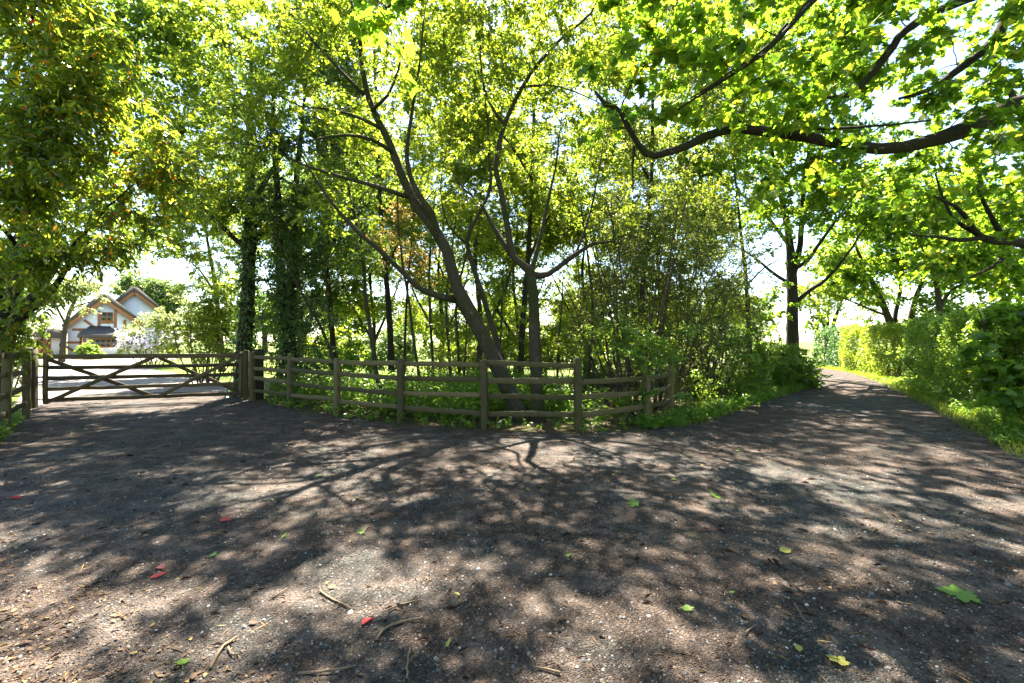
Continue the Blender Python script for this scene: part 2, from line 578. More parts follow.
def boxgeo(geo, c, size, ax=None, jit=0.0, taper=1.0):
    """a chamfered bar: c centre, size (length along ax, thickness, height)"""
    ax = nrm(np.array(ax if ax is not None else (1, 0, 0), float))
    side = nrm(np.cross((0, 0, 1), ax)) if abs(ax[2]) < .95 else np.array([0, 1., 0])
    up = np.cross(ax, side)
    L, T, H = np.array(size) / 2
    ch = min(T, H) * .16
    prof = [(-T + ch, -H), (T - ch, -H), (T, -H + ch), (T, H - ch), (T - ch, H), (-T + ch, H), (-T, H - ch), (-T, -H + ch)]
    nseg = max(2, int(L * 2 / .25) + 1)
    rings = []
    for i, s in enumerate(np.linspace(-L, L, nseg)):
        f = 1 + (taper - 1) * i / (nseg - 1)
        o = rng.normal(size=2) * jit
        rings.append([np.array(c) + ax * s + side * (a * f + o[0]) + up * (b * f + o[1]) for a, b in prof])
    V = np.array(rings).reshape(-1, 3)
    F = []
    for i in range(nseg - 1):
        for j in range(8):
            F.append((i * 8 + j, i * 8 + (j + 1) % 8, (i + 1) * 8 + (j + 1) % 8, (i + 1) * 8 + j))
    e = (nseg - 1) * 8
    geo.add(V, [np.array(F), np.array([list(range(7, -1, -1)), list(range(e, e + 8))])])


def bar(name, mat, parent, a, b, thick, high, jit=.005):
    a, b = np.array(a, float), np.array(b, float)
    g = Geo()
    boxgeo(g, (a + b) / 2, (np.linalg.norm(b - a), thick, high), b - a, jit)
    return g.build(name, mat, parent)


def post(name, mat, parent, x, y, h, w, rot=0.0, lean=(0, 0)):
    g = Geo()
    n = 6
    ch = w * .12
    t = w / 2
    prof = np.array([(-t + ch, -t), (t - ch, -t), (t, -t + ch), (t, t - ch), (t - ch, t), (-t + ch, t), (-t, t - ch), (-t, -t + ch)])
    cr, sr = math.cos(rot), math.sin(rot)
    prof = prof @ np.array([[cr, sr], [-sr, cr]])
    zs = list(np.linspace(-.25, h - .02, n)) + [h]
    V = []
    for i, z in enumerate(zs):
        f = (1 + rng.normal() * .012) * (.72 if i == len(zs) - 1 else 1)
        for p in prof:
            V.append((x + p[0] * f + lean[0] * z, y + p[1] * f + lean[1] * z, z + (rng.normal() * .004 if i else 0)))
    F = [(i * 8 + j, i * 8 + (j + 1) % 8, (i + 1) * 8 + (j + 1) % 8, (i + 1) * 8 + j) for i in range(len(zs) - 1) for j in range(8)]
    e = (len(zs) - 1) * 8
    g.add(V, [np.array(F), np.array([list(range(e, e + 8))])])
    return g.build(name, mat, parent)


def sheet(name, outline, z, mat, sub=0):
    from mathutils.geometry import tessellate_polygon
    pts = [Vector((x, y, z)) for x, y in outline]
    tris = tessellate_polygon([pts])
    V = np.array(pts)
    F = []
    for a, b, c in tris:
        ab, ac = V[b] - V[a], V[c] - V[a]
        F.append((a, b, c) if ab[0] * ac[1] - ab[1] * ac[0] > 0 else (a, c, b))
    g = Geo()
    g.add(V, np.array(F))
    return tag(g.build(name, mat), kind='structure')


# ------------------------------------------------------------------ world, sun, camera
w = bpy.data.worlds.new('World')
scene.world = w
w.use_nodes = True
nt = w.node_tree
sky = nt.nodes.new('ShaderNodeTexSky')
sky.sky_type = 'NISHITA'
sky.sun_disc = False
sky.sun_elevation = math.radians(SUN_EL)
sky.sun_rotation = math.radians(SUN_AZ)
sky.air_density, sky.dust_density, sky.ozone_density = 1.0, 0.5, 1.0
bg = nt.nodes['Background']
bg.inputs['Strength'].default_value = .05
nt.links.new(sky.outputs[0], bg.inputs['Color'])

sd = bpy.data.lights.new('sun', 'SUN')
sd.energy, sd.angle, sd.color = 5.0, math.radians(.53), (1, .91, .77)
so = bpy.data.objects.new('sun', sd)
COL.objects.link(so)
ce, se = math.cos(math.radians(SUN_EL)), math.sin(math.radians(SUN_EL))
tosun = Vector((math.sin(math.radians(SUN_AZ)) * ce, math.cos(math.radians(SUN_AZ)) * ce, se))
so.rotation_euler = (-tosun).to_track_quat('-Z', 'Y').to_euler()
so.location = tosun * 60

cd = bpy.data.cameras.new('camera')
cd.lens, cd.sensor_width, cd.clip_end, cd.clip_start = 16.0, 36.0, 12000, .05
co = bpy.data.objects.new('camera', cd)
COL.objects.link(co)
co.location = (0, 0, CAMZ)
co.rotation_euler = (math.radians(90), 0, 0)
scene.camera = co
vs = scene.view_settings
vs.view_transform, vs.look, vs.gamma, vs.exposure = 'Standard', 'None', 1, 3.42
scene.render.engine = 'CYCLES'
cy = scene.cycles
cy.max_bounces, cy.diffuse_bounces, cy.glossy_bounces, cy.transmission_bounces = 14, 8, 3, 12
cy.transparent_max_bounces = 4
cy.caustics_reflective = cy.caustics_refractive = False
cy.sample_clamp_indirect = 8
cy.use_denoising = True
try:
    cy.denoiser = 'OPENIMAGEDENOISE'
except Exception:
    pass

# ------------------------------------------------------------------ the setting
sheet('ground', [(-4000, -2000), (4000, -2000), (4000, 7000), (-4000, 7000)], -.02, M['field'])
lane_out = [(-9, -9), (9, -9), (7, 0), (6.4, 4), (6.85, 6), (8.2, 8.2), (9.5, 10), (11.5, 13.2), (13.4, 16.4), (15.2, 19.8), (16.5, 22.4), (17.3, 26), (17, 31), (14, 41), (9, 52),
            (6, 50), (10.5, 40), (13.4, 31), (14.2, 26), (13.6, 22.6), (12.2, 19), (10.35, 15.7), (6.2, 11.5), (3.3, 8.4), (2.5, 7.75), (1.1, 7.35), (-.5, 7.6), (-2.0, 8.15), (-3.6, 9.1), (-5.2, 10.3),
            (-6.7, 11.4), (-7.3, 12.4), (-8.6, 13.6), (-12.2, 13.2), (-11.6, 11.6), (-10.75, 10.1), (-9.3, 8.7), (-8.1, 7.3), (-7.2, 5.5), (-8, 0)]  # dark lane surface carried on past the gate to stand for shade there
def ragged(poly, amp, a, b, step=.22):
    out = []
    for i, (p, q) in enumerate(zip(poly, poly[1:] + poly[:1])):
        p, q = np.array(p, float), np.array(q, float)
        n = max(1, int(np.linalg.norm(q - p) / step)) if a <= i <= b else 1
        d = nrm(q - p)
        for k in range(n):
            m = p + (q - p) * k / n
            o = amp * (math.sin(m[0] * 5.1 + m[1] * 3.7) + math.sin(m[0] * 11 - m[1] * 7) * .6 + rng.normal() * .4) if n > 1 else 0
            out.append((m[0] - d[1] * o, m[1] + d[0] * o))
    return out


lane_out = ragged(lane_out, .055, 3, 38)
sheet('lane', lane_out, .004, M['lane'])
sheet('copse_floor', [(-10.6, 10.2), (-6.6, 11.3), (-5.2, 10.1), (-3.6, 8.9), (-2, 7.95), (-.5, 7.4), (1.1, 7.15), (2.5, 7.55), (3.3, 8.2), (6.2, 11.3), (10.4, 15.6), (12.3, 18.9), (11.5, 20), (8, 18.5), (3, 17), (-3, 17), (-6.3, 17.5), (-6.9, 12.2)], -.008, M['soil'])
sheet('driveway', [(-10.9, 9.9), (-6.5, 11.2), (-7.8, 13.5), (-12.5, 18.5), (-20, 25), (-27, 33), (-30, 43.0), (-50, 43.0), (-48, 37), (-34, 27), (-22, 19), (-14.5, 13.5)], .0, M['drive'])
sheet('lane_verge', [(6.6, 5.6), (9, 5.2), (12.4, 9.6), (15.3, 14.6), (18, 20), (19.3, 26), (17.2, 26), (16.4, 22.4), (15.1, 19.8), (13.3, 16.4), (11.4, 13.2), (9.4, 10), (8.1, 8.2)], .008, M['soil'])

# ------------------------------------------------------------------ gate and fences
GL, GR = np.array((-10.62, 10.3, 0)), np.array((-6.95, 11.7, 0))
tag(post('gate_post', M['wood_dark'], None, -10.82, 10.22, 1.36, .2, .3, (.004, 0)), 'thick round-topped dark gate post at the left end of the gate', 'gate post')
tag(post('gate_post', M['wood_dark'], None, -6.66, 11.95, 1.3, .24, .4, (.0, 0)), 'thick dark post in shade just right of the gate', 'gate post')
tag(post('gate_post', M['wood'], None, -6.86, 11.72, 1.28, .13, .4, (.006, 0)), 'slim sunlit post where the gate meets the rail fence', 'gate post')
gate = thing('field_gate', 'wide weathered wooden five-bar gate with two crossed braces across the driveway', 'gate', GL)
u = nrm(GR - GL)
back = np.array((-u[1], u[0], 0)) * .045
span = np.linalg.norm(GR - GL)


def gp(s, z):
    return GL + u * (s * span) + np.array((0, 0, z))


for z in (.17, .42, .66, .9, 1.15):
    sag = .0 if z < 1 else .0
    bar('rail', M['wood_gate'], gate, gp(.022, z), gp(.985, z + sag), .035, .085 if z < 1 else .11)
for s0, z0, s1, z1, sd_ in ((.02, 1.1, .53, .15, 1), (.02, .12, .53, 1.12, -1), (.55, 1.1, .985, .2, 1), (.55, .15, .985, 1.12, -1)):
    bar('brace', M['wood_gate'], gate, gp(s0, z0) + back * sd_, gp(s1, z1) + back * sd_, .03, .085)
for s in (.0115, .993):
    bar('stile', M['wood_gate'], gate, gp(s, .08), gp(s, 1.24), .06, .085)
bar('hinge', M['iron'], gate, gp(.94, 1.15) - back * .62, gp(1.01, 1.15) - back * .62, .012, .05)
bar('hinge', M['iron'], gate, gp(.94, .17) - back * .62, gp(1.01, .17) - back * .62, .012, .05)
bar('latch', M['iron'], gate, gp(-.015, .93) - back * .62, gp(.03, .93) - back * .62, .015, .035)


def fence(label, pts, heights, rails_z, mat, skip=()):
    f = thing('rail_fence', label, 'fence', (*pts[0], 0))
    P = np.array(pts, float)
    for i, p in enumerate(P):
        dv = P[min(i + 1, len(P) - 1)] - P[max(i - 1, 0)]
        post('post', M[mat], f, p[0], p[1], heights[i], .115, math.atan2(dv[1], dv[0]), tuple(rng.normal(size=2) * .012))
    for i in range(len(P) - 1):
        for k, z in enumerate(rails_z):
            if (i, k) in skip:
                continue
            a, b = np.array((*P[i], z)), np.array((*P[i + 1], z))
            d = nrm(b - a)
            dz = rng.normal(size=2) * .016
            bar('rail', M[mat], f, a + d * .006 + (0, 0, dz[0]), b - d * .006 + (0, 0, dz[1]), .042, .088 + rng.normal() * .004)
    return f


fence('long weathered four-rail wooden fence bulging round the copse from the gate to the lane',
      [(-6.62, 11.62), (-5.15, 10.55), (-3.62, 9.4), (-2.05, 8.4), (-.47, 7.88), (1.1, 7.6), (2.5, 8.45), (3.35, 9.6), (4.3, 11.4), (5.0, 12.6)],
      [1.24, 1.2, 1.16, 1.19, 1.18, 1.22, 1.15, 1.15, 1.18, 1.2], (.28, .55, .82, 1.1), 'wood', skip={(5, 3)})
fence('short shaded four-rail fence at the left edge leading up to the gate post',
      [(-6.9, 5.9), (-8.35, 7.5), (-9.55, 8.95), (-10.72, 10.08)], [1.3, 1.32, 1.3, 1.3], (.3, .62, .94, 1.26), 'wood')

# ------------------------------------------------------------------ trees of the copse
bx = lambda px, py, Y: tuple(W(px, py, Y)[:2]) + (0,)
plant('leaning_tree', 'tall forked tree leaning left over the fence with a mossy grey trunk', 'tree', (.1, 8.95, 0), [
    S((522, 425, 8.6, .21), (514, 402, 8.6, .15), (489, 350, 8.65, .132), (470, 312, 8.7, .125), (456, 287, 8.7, .12), (447, 255, 8.7, .11), (438, 238, 8.7, .105), (424, 217, 8.7, .1), (412, 202, 8.7, .09), (400, 176, 8.7, .08), (389, 147, 8.7, .07), (377, 123, 8.7, .062), (366, 100, 8.7, .055), (358, 66, 8.7, .045), (355, 33, 8.7, .038), (345, 0, 8.8, .03), (335, -60, 9, .018)),
    S((438, 240, 8.7, .08), (432, 214, 8.6, .07), (416, 190, 8.5, .05), (408, 160, 8.4, .04), (412, 120, 8.2, .03), (420, 70, 8, .02), (425, 10, 7.9, .012)),
    S((456, 300, 8.8, .07), (424, 291, 8.7, .055), (405, 274, 8.6, .05), (382, 251, 8.5, .045), (363, 236, 8.4, .04), (340, 210, 8.3, .03), (318, 180, 8.2, .022), (300, 150, 8.1, .012)),
    S((408, 197, 8.7, .05), (378, 187, 8.6, .04), (346, 179, 8.5, .034), (320, 172, 8.4, .026), (300, 166, 8.4, .02), (270, 150, 8.3, .01)),
    S((392, 152, 8.7, .04), (372, 140, 8.5, .034), (345, 136, 8.3, .025), (310, 142, 8.2, .016), (280, 150, 8.0, .01)),
    S((380, 128, 8.7, .04), (360, 118, 8.9, .03), (330, 108, 9.0, .022), (300, 105, 9.2, .014), (262, 90, 9.3, .009)),
    S((372, 110, 8.7, .04), (388, 95, 8.4, .026), (398, 70, 8.2, .018), (405, 40, 8, .01)),
    S((364, 95, 8.7, .04), (340, 70, 8.6, .028), (318, 45, 8.6, .02), (290, 10, 8.6, .012)),
    S((514, 412, 9.1, .09), (508, 384, 9.2, .07), (495, 335, 9.3, .06), (487, 309, 9.3, .055), (478, 280, 9.3, .05), (468, 250, 9.3, .045), (470, 232, 9.2, .04), (483, 208, 9.2, .035), (491, 183, 9.2, .03), (489, 158, 9.2, .025), (488, 120, 9.2, .018), (482, 70, 9.2, .01)),
    S((468, 245, 9.3, .025), (448, 225, 9.3, .018), (440, 190, 9.4, .012), (445, 150, 9.5, .008)),
], [B(330, 55, 9.2, 1.5, 1.5, 1.0), B(400, 30, 8.8, 1.4, 1.4, .9), B(285, 110, 8.9, 1.5, 1.3, .8), B(430, 95, 8.6, 1.1, 1.2, .8, .8), B(345, 140, 8.7, 1.2, 1.2, .7), B(255, 155, 8.7, 1.0, 1, .6),
    B(330, 215, 8.6, .9, .8, .6, .6), (-1.6, 8.9, 9.4, 2.0, 2.0, .7, .5), (-4.2, 9.4, 9.3, 2.0, 1.9, .7, .5), (-3.2, 7.4, 8.2, 1.6, 1.2, .5, .5), (-4.2, 6.9, 7.4, 1.7, 1.0, .5, .6), (-1.6, 6.3, 7.0, 1.7, .9, .5, .9), (.6, 6.0, 6.9, 1.4, .9, .45, .9), B(470, 40, 9.0, 1.1, 1.2, 1.0), B(470, 150, 9.4, .7, .8, .8, .5), (-.6, 7.4, 8.1, 1.5, 1.2, .5, .5)],  # the highest clumps, above view, were added to shade the near lane
    density=4.2, lf=dict(size=.085, twigs=4, per=6, tl=.42, along=.3), zmin=2.6, k=12)

plant('forked_tree', 'upright grey tree forking just above the fence, right of the leaning tree', 'tree', (.48, 9.0, 0), [
    S((538, 425, 8.6, .18), (537, 398, 8.7, .12), (535, 357, 8.9, .108), (534, 320, 9, .104), (533, 296, 9.0, .1), (529, 269, 9.0, .09), (513, 256, 9.0, .07), (507, 225, 9, .062), (500, 186, 9, .055), (496, 166, 9, .05), (501, 133, 9, .045), (512, 103, 8.9, .04), (526, 76, 8.8, .035), (546, 50, 8.7, .03), (566, 30, 8.6, .024), (589, 10, 8.5, .018), (610, -30, 8.4, .01)),
    S((531, 275, 9, .08), (548, 274, 8.95, .06), (570, 258, 8.9, .05), (594, 243, 8.8, .035), (612, 240, 8.8, .025), (613, 222, 8.8, .018), (606, 200, 8.8, .01)),
    S((512, 256, 9, .06), (496, 232, 9.1, .045), (480, 205, 9.2, .035), (463, 190, 9.3, .02), (450, 172, 9.4, .01)),
    S((531, 272, 9.0, .06), (540, 240, 9.2, .04), (548, 200, 9.3, .03), (556, 160, 9.4, .02), (560, 120, 9.5, .012)),
    S((505, 125, 9, .035), (488, 100, 9.1, .025), (480, 60, 9.2, .018), (478, 10, 9.3, .01)),
    S((520, 88, 8.9, .03), (545, 85, 8.7, .02), (575, 92, 8.5, .014), (600, 105, 8.4, .008)),
    S((575, 256, 8.9, .03), (590, 215, 9.1, .022), (600, 170, 9.3, .015), (605, 130, 9.4, .009)),
], [B(535, 45, 8.9, 1.3, 1.3, 1.0), B(585, 75, 8.8, 1.1, 1.2, .9), B(495, 20, 9.2, 1.2, 1.2, 1.0), B(560, 130, 9.2, .9, 1, .7, .7), B(610, 190, 9, .8, .8, .8, .5), B(590, 20, 8.6, 1.2, 1.2, .9), (1.0, 9.2, 9.3, 2.0, 1.9, .7, .5), (3.0, 8.8, 8.9, 1.8, 1.7, .7, .8), (1.6, 7.3, 8.0, 1.6, 1.2, .5, .5), B(470, 185, 9.4, .6, .7, .5, .5)],  # crown tops out of view, added to break up sun on the ground
    density=4.2, lf=dict(size=.085, twigs=4, per=6, tl=.42, along=.3), zmin=2.6, k=12)

ivyA = [(-7.42, 12.6, 0, .26), (-7.4, 12.6, 1.2, .2), (-7.3, 12.6, 3, .17), (-7.25, 12.6, 5, .14), (-7.3, 12.6, 7.5, .09), (-7.2, 12.5, 9.5, .04)]
plant('ivy_clad_tree', 'dark ivy-wrapped trunk standing right behind the gate end', 'tree', (-7.42, 12.6, 0), [ivyA,
    [(-7.3, 12.6, 4.0, .08), (-8.2, 12.0, 5.0, .05), (-9, 11.6, 5.6, .02)], [(-7.25, 12.6, 5.2, .08), (-6.4, 12.2, 6.2, .05), (-5.8, 12, 7, .02)]],
    [B(196, 195, 11.6, 1.4, 1.2, .75, 1.3), B(225, 165, 12, 1.2, 1.2, .9, 1.3), B(180, 130, 12, 1.4, 1.3, 1.1), B(230, 70, 12.2, 1.6, 1.5, 1.3, .6), B(205, 0, 12.4, 1.8, 1.7, 1.1, .5), B(250, 225, 12, .8, .8, .6), (-7.4, 10.6, 9.8, 2.0, 1.8, .7, .6), (-6.2, 8.8, 8.6, 1.6, 1.3, .6, .6)],  # closing clumps, mostly above view, added to dapple the left ground
    density=3.8, lf=dict(size=.1, twigs=4, per=7, tl=.42, along=.3), leaf='leaf_fresh', bark='bark_dark', zmin=3, k=12,
    ivy=[(ivyA[:4], .1, 3000)])
ivyB = [(-6.45, 13.2, 0, .28), (-6.45, 13.2, 1.3, .2), (-6.5, 13.2, 2.2, .18), (-6.7, 13.2, 3.2, .12), (-6.75, 13.2, 5, .1), (-6.8, 13.1, 7, .07), (-6.8, 13, 9, .03)]
ivyB2 = [(-6.47, 13.2, 2.0, .13), (-6.32, 13.2, 3.2, .12), (-6.3, 13.1, 5, .1), (-6.1, 13, 7, .06), (-5.9, 12.9, 8.8, .03)]
plant('ivy_clad_tree', 'dark twin-stemmed tree smothered in ivy behind the fence, second trunk from the gate', 'tree', (-6.45, 13.2, 0), [ivyB, ivyB2,
    [(-6.3, 13.1, 3.6, .06), (-5.3, 12.7, 4.2, .04), (-4.4, 12.4, 4.4, .015)], [(-6.7, 13.2, 3.9, .06), (-6.4, 12.4, 4.6, .04), (-6.2, 11.6, 4.9, .015)]],
    [B(275, 205, 12.2, 1.2, 1.1, 1.0, 1.2), B(305, 150, 12.2, 1.3, 1.2, 1.0), B(312, 235, 12.2, .9, .9, .8, 1.1), B(300, 290, 12.3, .9, .8, .7), B(340, 255, 12, .7, .7, .6), B(290, 60, 12.6, 1.6, 1.5, 1.2, .5), B(330, 0, 12.8, 1.7, 1.6, 1.1, .5), B(262, 270, 12.4, .7, .7, .8), B(305, 325, 11.9, .8, .6, .6), B(290, 365, 12.2, .9, .5, .5), B(268, 325, 12.3, .55, .5, .6), B(325, 300, 11.8, .7, .6, .6), B(350, 225, 12, .8, .8, .6)],
    density=4.5, lf=dict(size=.09, twigs=4, per=7, tl=.4, along=.3), leaf='leaf_dark', bark='bark_dark', zmin=1.6, k=12,
    ivy=[(ivyB[:5], .13, 3400), (ivyB2[:3], .1, 1300)])

thin = [
    ('slender dark tree leaning left out of the undergrowth, behind the third fence post', 10.4, [(386, 412, .085), (377, 376, .07), (372, 338, .065), (366, 300, .055), (362, 250, .045), (350, 200, .03), (342, 150, .015)], [(352, 225, .9, .7), (372, 255, .7, .6), (335, 180, .9, .7)], 'leaf_mid'),
    ('thin straight sapling trunk behind the fourth fence post', 11.6, [(420, 400, .055), (419, 376, .05), (412, 330, .045), (408, 300, .04), (398, 240, .03), (395, 180, .016)], [(398, 235, .8, .7), (392, 185, .8, .6), (415, 280, .6, .4)], 'leaf_mid'),
    ('thin pole-like sapling between the leaning tree and the fourth post', 12.6, [(434, 395, .06), (433, 360, .052), (431, 310, .045), (433, 250, .035), (440, 190, .016)], [(435, 230, .8, .7), (450, 280, .6, .5)], 'leaf_fresh'),
    ('pair of thin close stems just left of the leaning trunk', 12.2, [(452, 398, .055), (449, 350, .05), (447, 300, .042), (455, 240, .03), (462, 180, .014)], [(460, 220, .8, .8), (440, 300, .5, .4)], 'leaf_fresh'),
    ('coppery-leaved small tree glowing behind the leaning trunk', 14.0, [(405, 392, .06), (405, 340, .05), (408, 290, .045), (412, 240, .03), (415, 200, .014)], [(412, 240, 1.1, .9), (385, 225, .9, .7), (425, 275, .8, .6)], 'leaf_copper'),
    ('slim tree with crossing branches between the two ivy trunks and the third post', 11.6, [(340, 400, .06), (336, 370, .05), (322, 330, .045), (300, 290, .035), (280, 250, .025), (262, 215, .012)], [(318, 330, .7, .5), (290, 270, .7, .5)], 'leaf_dark'),
    ('dark slim trunk in the tangle right of the forked tree', 10.8, [(585, 405, .07), (590, 360, .055), (595, 310, .045), (592, 260, .035), (588, 205, .018)], [(590, 240, .8, .7), (610, 290, .6, .5)], 'leaf_twiggy'),
    ('light green sapling in the gap between the leaning and forked trunks', 12.5, [(497, 398, .05), (500, 350, .04), (503, 300, .03), (505, 260, .015)], [(503, 320, .7, .6), (490, 285, .6, .6), (515, 350, .6, .5)], 'leaf_fresh'),
    ('bright green sapling left of the leaning trunk foot', 12.0, [(462, 398, .045), (465, 360, .035), (466, 320, .025), (464, 290, .012)], [(465, 335, .6, .6), (450, 365, .6, .4)], 'leaf_fresh'),
    ('bushy green sapling right of the forked trunk', 11.5, [(556, 402, .045), (558, 350, .035), (560, 310, .025), (562, 270, .012)], [(562, 330, .7, .7), (575, 290, .7, .6), (550, 370, .6, .4)], 'leaf_fresh'),
]
for lab, Y, st, bl, lm in thin:
    sk = [S(*[(a, b, Y, r * .8) for a, b, r in st])]
    if 'pair' in lab:
        sk.append(S(*[(a + 9 + (3 if i > 2 else 0), b, Y + .25, r * .85) for i, (a, b, r) in enumerate(st)]))
    plant('sapling_tree', lab, 'tree', bx(st[0][0], 0, Y), sk, [B(a, b, Y, r, r, rz) for a, b, r, rz in bl], density=5.0, lf=dict(size=.08, twigs=4, per=5, tl=.38, along=.3), leaf=lm,
          bark='bark', zmin=1.0, group='slim trees inside the copse')

# taller trees at the back of the copse, their crowns closing the canopy
for lab, Y, st, bl, lm in [
    ('tall slim-trunked tree at the back of the copse behind the coppery tree', 15.0, [(392, 388, .12), (390, 330, .1), (386, 270, .085), (380, 200, .07), (376, 100, .05), (372, 0, .035), (368, -120, .02)],
     [(370, 60, 2.0, 1.5), (330, 0, 1.9, 1.5), (420, 20, 1.9, 1.5), (375, 140, 1.6, 1.0), (340, 190, 1.2, .8), (420, 175, 1.0, .7)], 'leaf_fresh'),
    ('tall slim-trunked tree at the back of the copse behind the forked trunk', 15.5, [(520, 387, .12), (522, 330, .1), (528, 260, .085), (532, 180, .065), (535, 90, .05), (540, 0, .035), (540, -120, .02)],
     [(520, 70, 1.9, 1.5), (570, 30, 1.9, 1.5), (490, 130, 1.5, 1.0), (560, 150, 1.4, 1.0), (590, 210, 1.1, .8), (505, 220, .9, .6)], 'leaf_fresh'),
    ('tall slim-trunked tree at the back of the copse above the twiggy shrub', 15.0, [(640, 388, .12), (640, 330, .1), (645, 260, .085), (650, 180, .065), (650, 90, .05), (650, -20, .03)],
     [(640, 130, 1.6, 1.2), (690, 90, 1.8, 1.4), (625, 215, 1.2, .9), (680, 190, 1.4, 1.0), (640, 20, 2.0, 1.5), (700, 0, 2.0, 1.4)], 'leaf_twiggy'),
    ('tall slim-trunked tree at the back of the copse, between ivy trunks and coppery tree', 15.5, [(335, 386, .11), (332, 330, .095), (326, 260, .08), (320, 180, .065), (312, 80, .045), (305, -30, .025)],
     [(315, 90, 1.8, 1.4), (280, 30, 1.9, 1.5), (345, 180, 1.4, 1.0), (290, 160, 1.4, 1.0), (355, 250, 1.1, .8), (240, 90, 1.7, 1.3)], 'leaf_mid'),
]:
    plant('copse_tree', lab, 'tree', bx(st[0][0], 0, Y), [S(*[(a, b, Y, r) for a, b, r in st]), S((st[2][0], st[2][1], Y, .05), (st[2][0] + 22, st[2][1] - 45, Y - .3, .035), (st[2][0] + 50, st[2][1] - 80, Y - .6, .015)), S((st[3][0], st[3][1], Y, .045), (st[3][0] - 25, st[3][1] - 40, Y - .2, .03), (st[3][0] - 55, st[3][1] - 70, Y - .4, .012))],
          [B(a, b, Y - .3, r, r, rz) for a, b, r, rz in bl], density=3.2, lf=dict(size=.1, twigs=4, per=6, tl=.5, along=.25), leaf=lm, bark='bark_dark', zmin=2.2, group='tall trees at the back of the copse')

# a second, deeper row that closes the view between the trunks
for i, (px, Y, lab, lm, bl) in enumerate([
    (300, 20, 'spreading backlit tree deep in the copse behind the twin ivy trunks', 'leaf_mid', [(300, 250, 2.0, 1.6), (270, 180, 2.0, 1.6), (330, 190, 1.8, 1.5), (310, 310, 1.8, .9)]),
    (372, 21, 'spreading backlit tree deep in the copse left of the coppery tree', 'leaf_fresh', [(370, 250, 1.9, 1.6), (345, 300, 1.5, 1.1), (390, 190, 2.0, 1.5), (360, 140, 2.0, 1.5), (400, 310, 1.4, .9)]),
    (478, 15.5, 'airy backlit tree in the copse filling the sky between the two forked trunks', 'leaf_fresh', [(470, 120, 1.3, 1.1), (500, 170, 1.1, 1.0), (455, 190, 1.1, .9), (530, 205, 1.0, .9), (480, 250, 1.0, .8), (560, 190, 1.1, .9), (440, 90, 1.3, 1.0)]),
    (440, 20, 'spreading backlit tree deep in the copse left of the leaning trunk', 'leaf_fresh', [(440, 270, 1.5, 1.3), (470, 225, 1.6, 1.3), (420, 215, 1.6, 1.3), (455, 325, 1.5, .8), (450, 140, 2.0, 1.5)]),
    (515, 20.5, 'spreading backlit tree deep in the copse between leaning and forked trunks', 'leaf_fresh', [(512, 300, 1.6, 1.2), (490, 255, 1.4, 1.2), (535, 240, 1.6, 1.3), (520, 340, 1.6, .7), (510, 160, 1.9, 1.5)]),
    (585, 20, 'spreading backlit tree deep in the copse right of the forked trunk', 'leaf_fresh', [(580, 285, 1.7, 1.4), (560, 215, 1.8, 1.4), (605, 225, 1.6, 1.4), (580, 335, 1.7, .8), (600, 150, 1.9, 1.5)]),
    (660, 19, 'spreading backlit tree deep in the copse behind the twiggy shrub', 'leaf_fresh', [(655, 290, 1.7, 1.4), (640, 230, 1.5, 1.3), (690, 235, 1.7, 1.4), (670, 170, 1.8, 1.4), (715, 300, 1.4, 1.2)]),
]):
    b = bx(px, 0, Y)
    plant('backlit_tree', lab, 'tree', b, [[(*b, .1), (b[0] + .1, b[1], 2.2, .08), (b[0] - .1, b[1], 4.5, .06), (b[0] + .1, b[1], 7, .04), (b[0], b[1], 8.5, .02)], [(b[0], b[1], 1.2, .08), (b[0] + .8, b[1] - .2, 3, .05), (b[0] + 1.4, b[1] - .3, 4.6, .02)], [(b[0], b[1], 1.6, .07), (b[0] - .9, b[1] - .2, 3.2, .045), (b[0] - 1.5, b[1], 4.6, .02)]],
          [B(a, c, Y, r, r, rz) for a, c, r, rz in bl], density=6.5, lf=dict(size=.11, twigs=4, per=6, tl=.55, along=.3), leaf=lm, bark='bark', group='backlit trees deep in the copse', zmin=.8)

for lab, px, Y, wd, h, lm in [
    ('leafy understorey bush at the back of the copse right behind the twin ivy trunks', 296, 16.5, 1.5, 2.3, 'leaf_mid'), ('leafy understorey bush at the back of the copse behind the third fence post', 345, 17.2, 1.5, 2.0, 'leaf_under'),
    ('leafy understorey bush at the back of the copse under the coppery tree', 392, 16.2, 1.2, 1.5, 'leaf_under'), ('leafy understorey bush at the back of the copse left of the leaning trunk', 446, 16.8, 1.4, 1.9, 'leaf_fresh'),
    ('leafy understorey bush at the back of the copse between leaning and forked trunks', 508, 16.4, 1.5, 2.4, 'leaf_fresh'), ('leafy understorey bush at the back of the copse right of the forked trunk', 565, 16.0, 1.5, 2.5, 'leaf_fresh'),
    ('leafy understorey bush at the back of the copse behind the twiggy shrub stems', 625, 15.2, 1.5, 2.4, 'leaf_under'), ('leafy understorey bush at the back of the copse near the lane shrubs', 690, 15.0, 1.4, 2.2, 'leaf_mid'),
]:
    b = bx(px, 0, Y)
    plant('understorey_bush', lab, 'shrub', b, stems(b[0], b[1], 9, wd * .7, h * .8, .018, .4, int(px)), [(b[0], b[1], h * .5, wd * .7, wd * .5, h * .42), (b[0] + wd * .5, b[1] - .2, h * .38, wd * .5, wd * .45, h * .34), (b[0] - wd * .5, b[1], h * .4, wd * .5, wd * .45, h * .36)],
          density=7.0, lf=dict(size=.1, twigs=4, per=5, tl=.36), leaf=lm, bark='bark_twig', parts=('stems', 'foliage'), group='understorey bushes of the copse', zmin=.2, twig_r=.003, floor=.03)

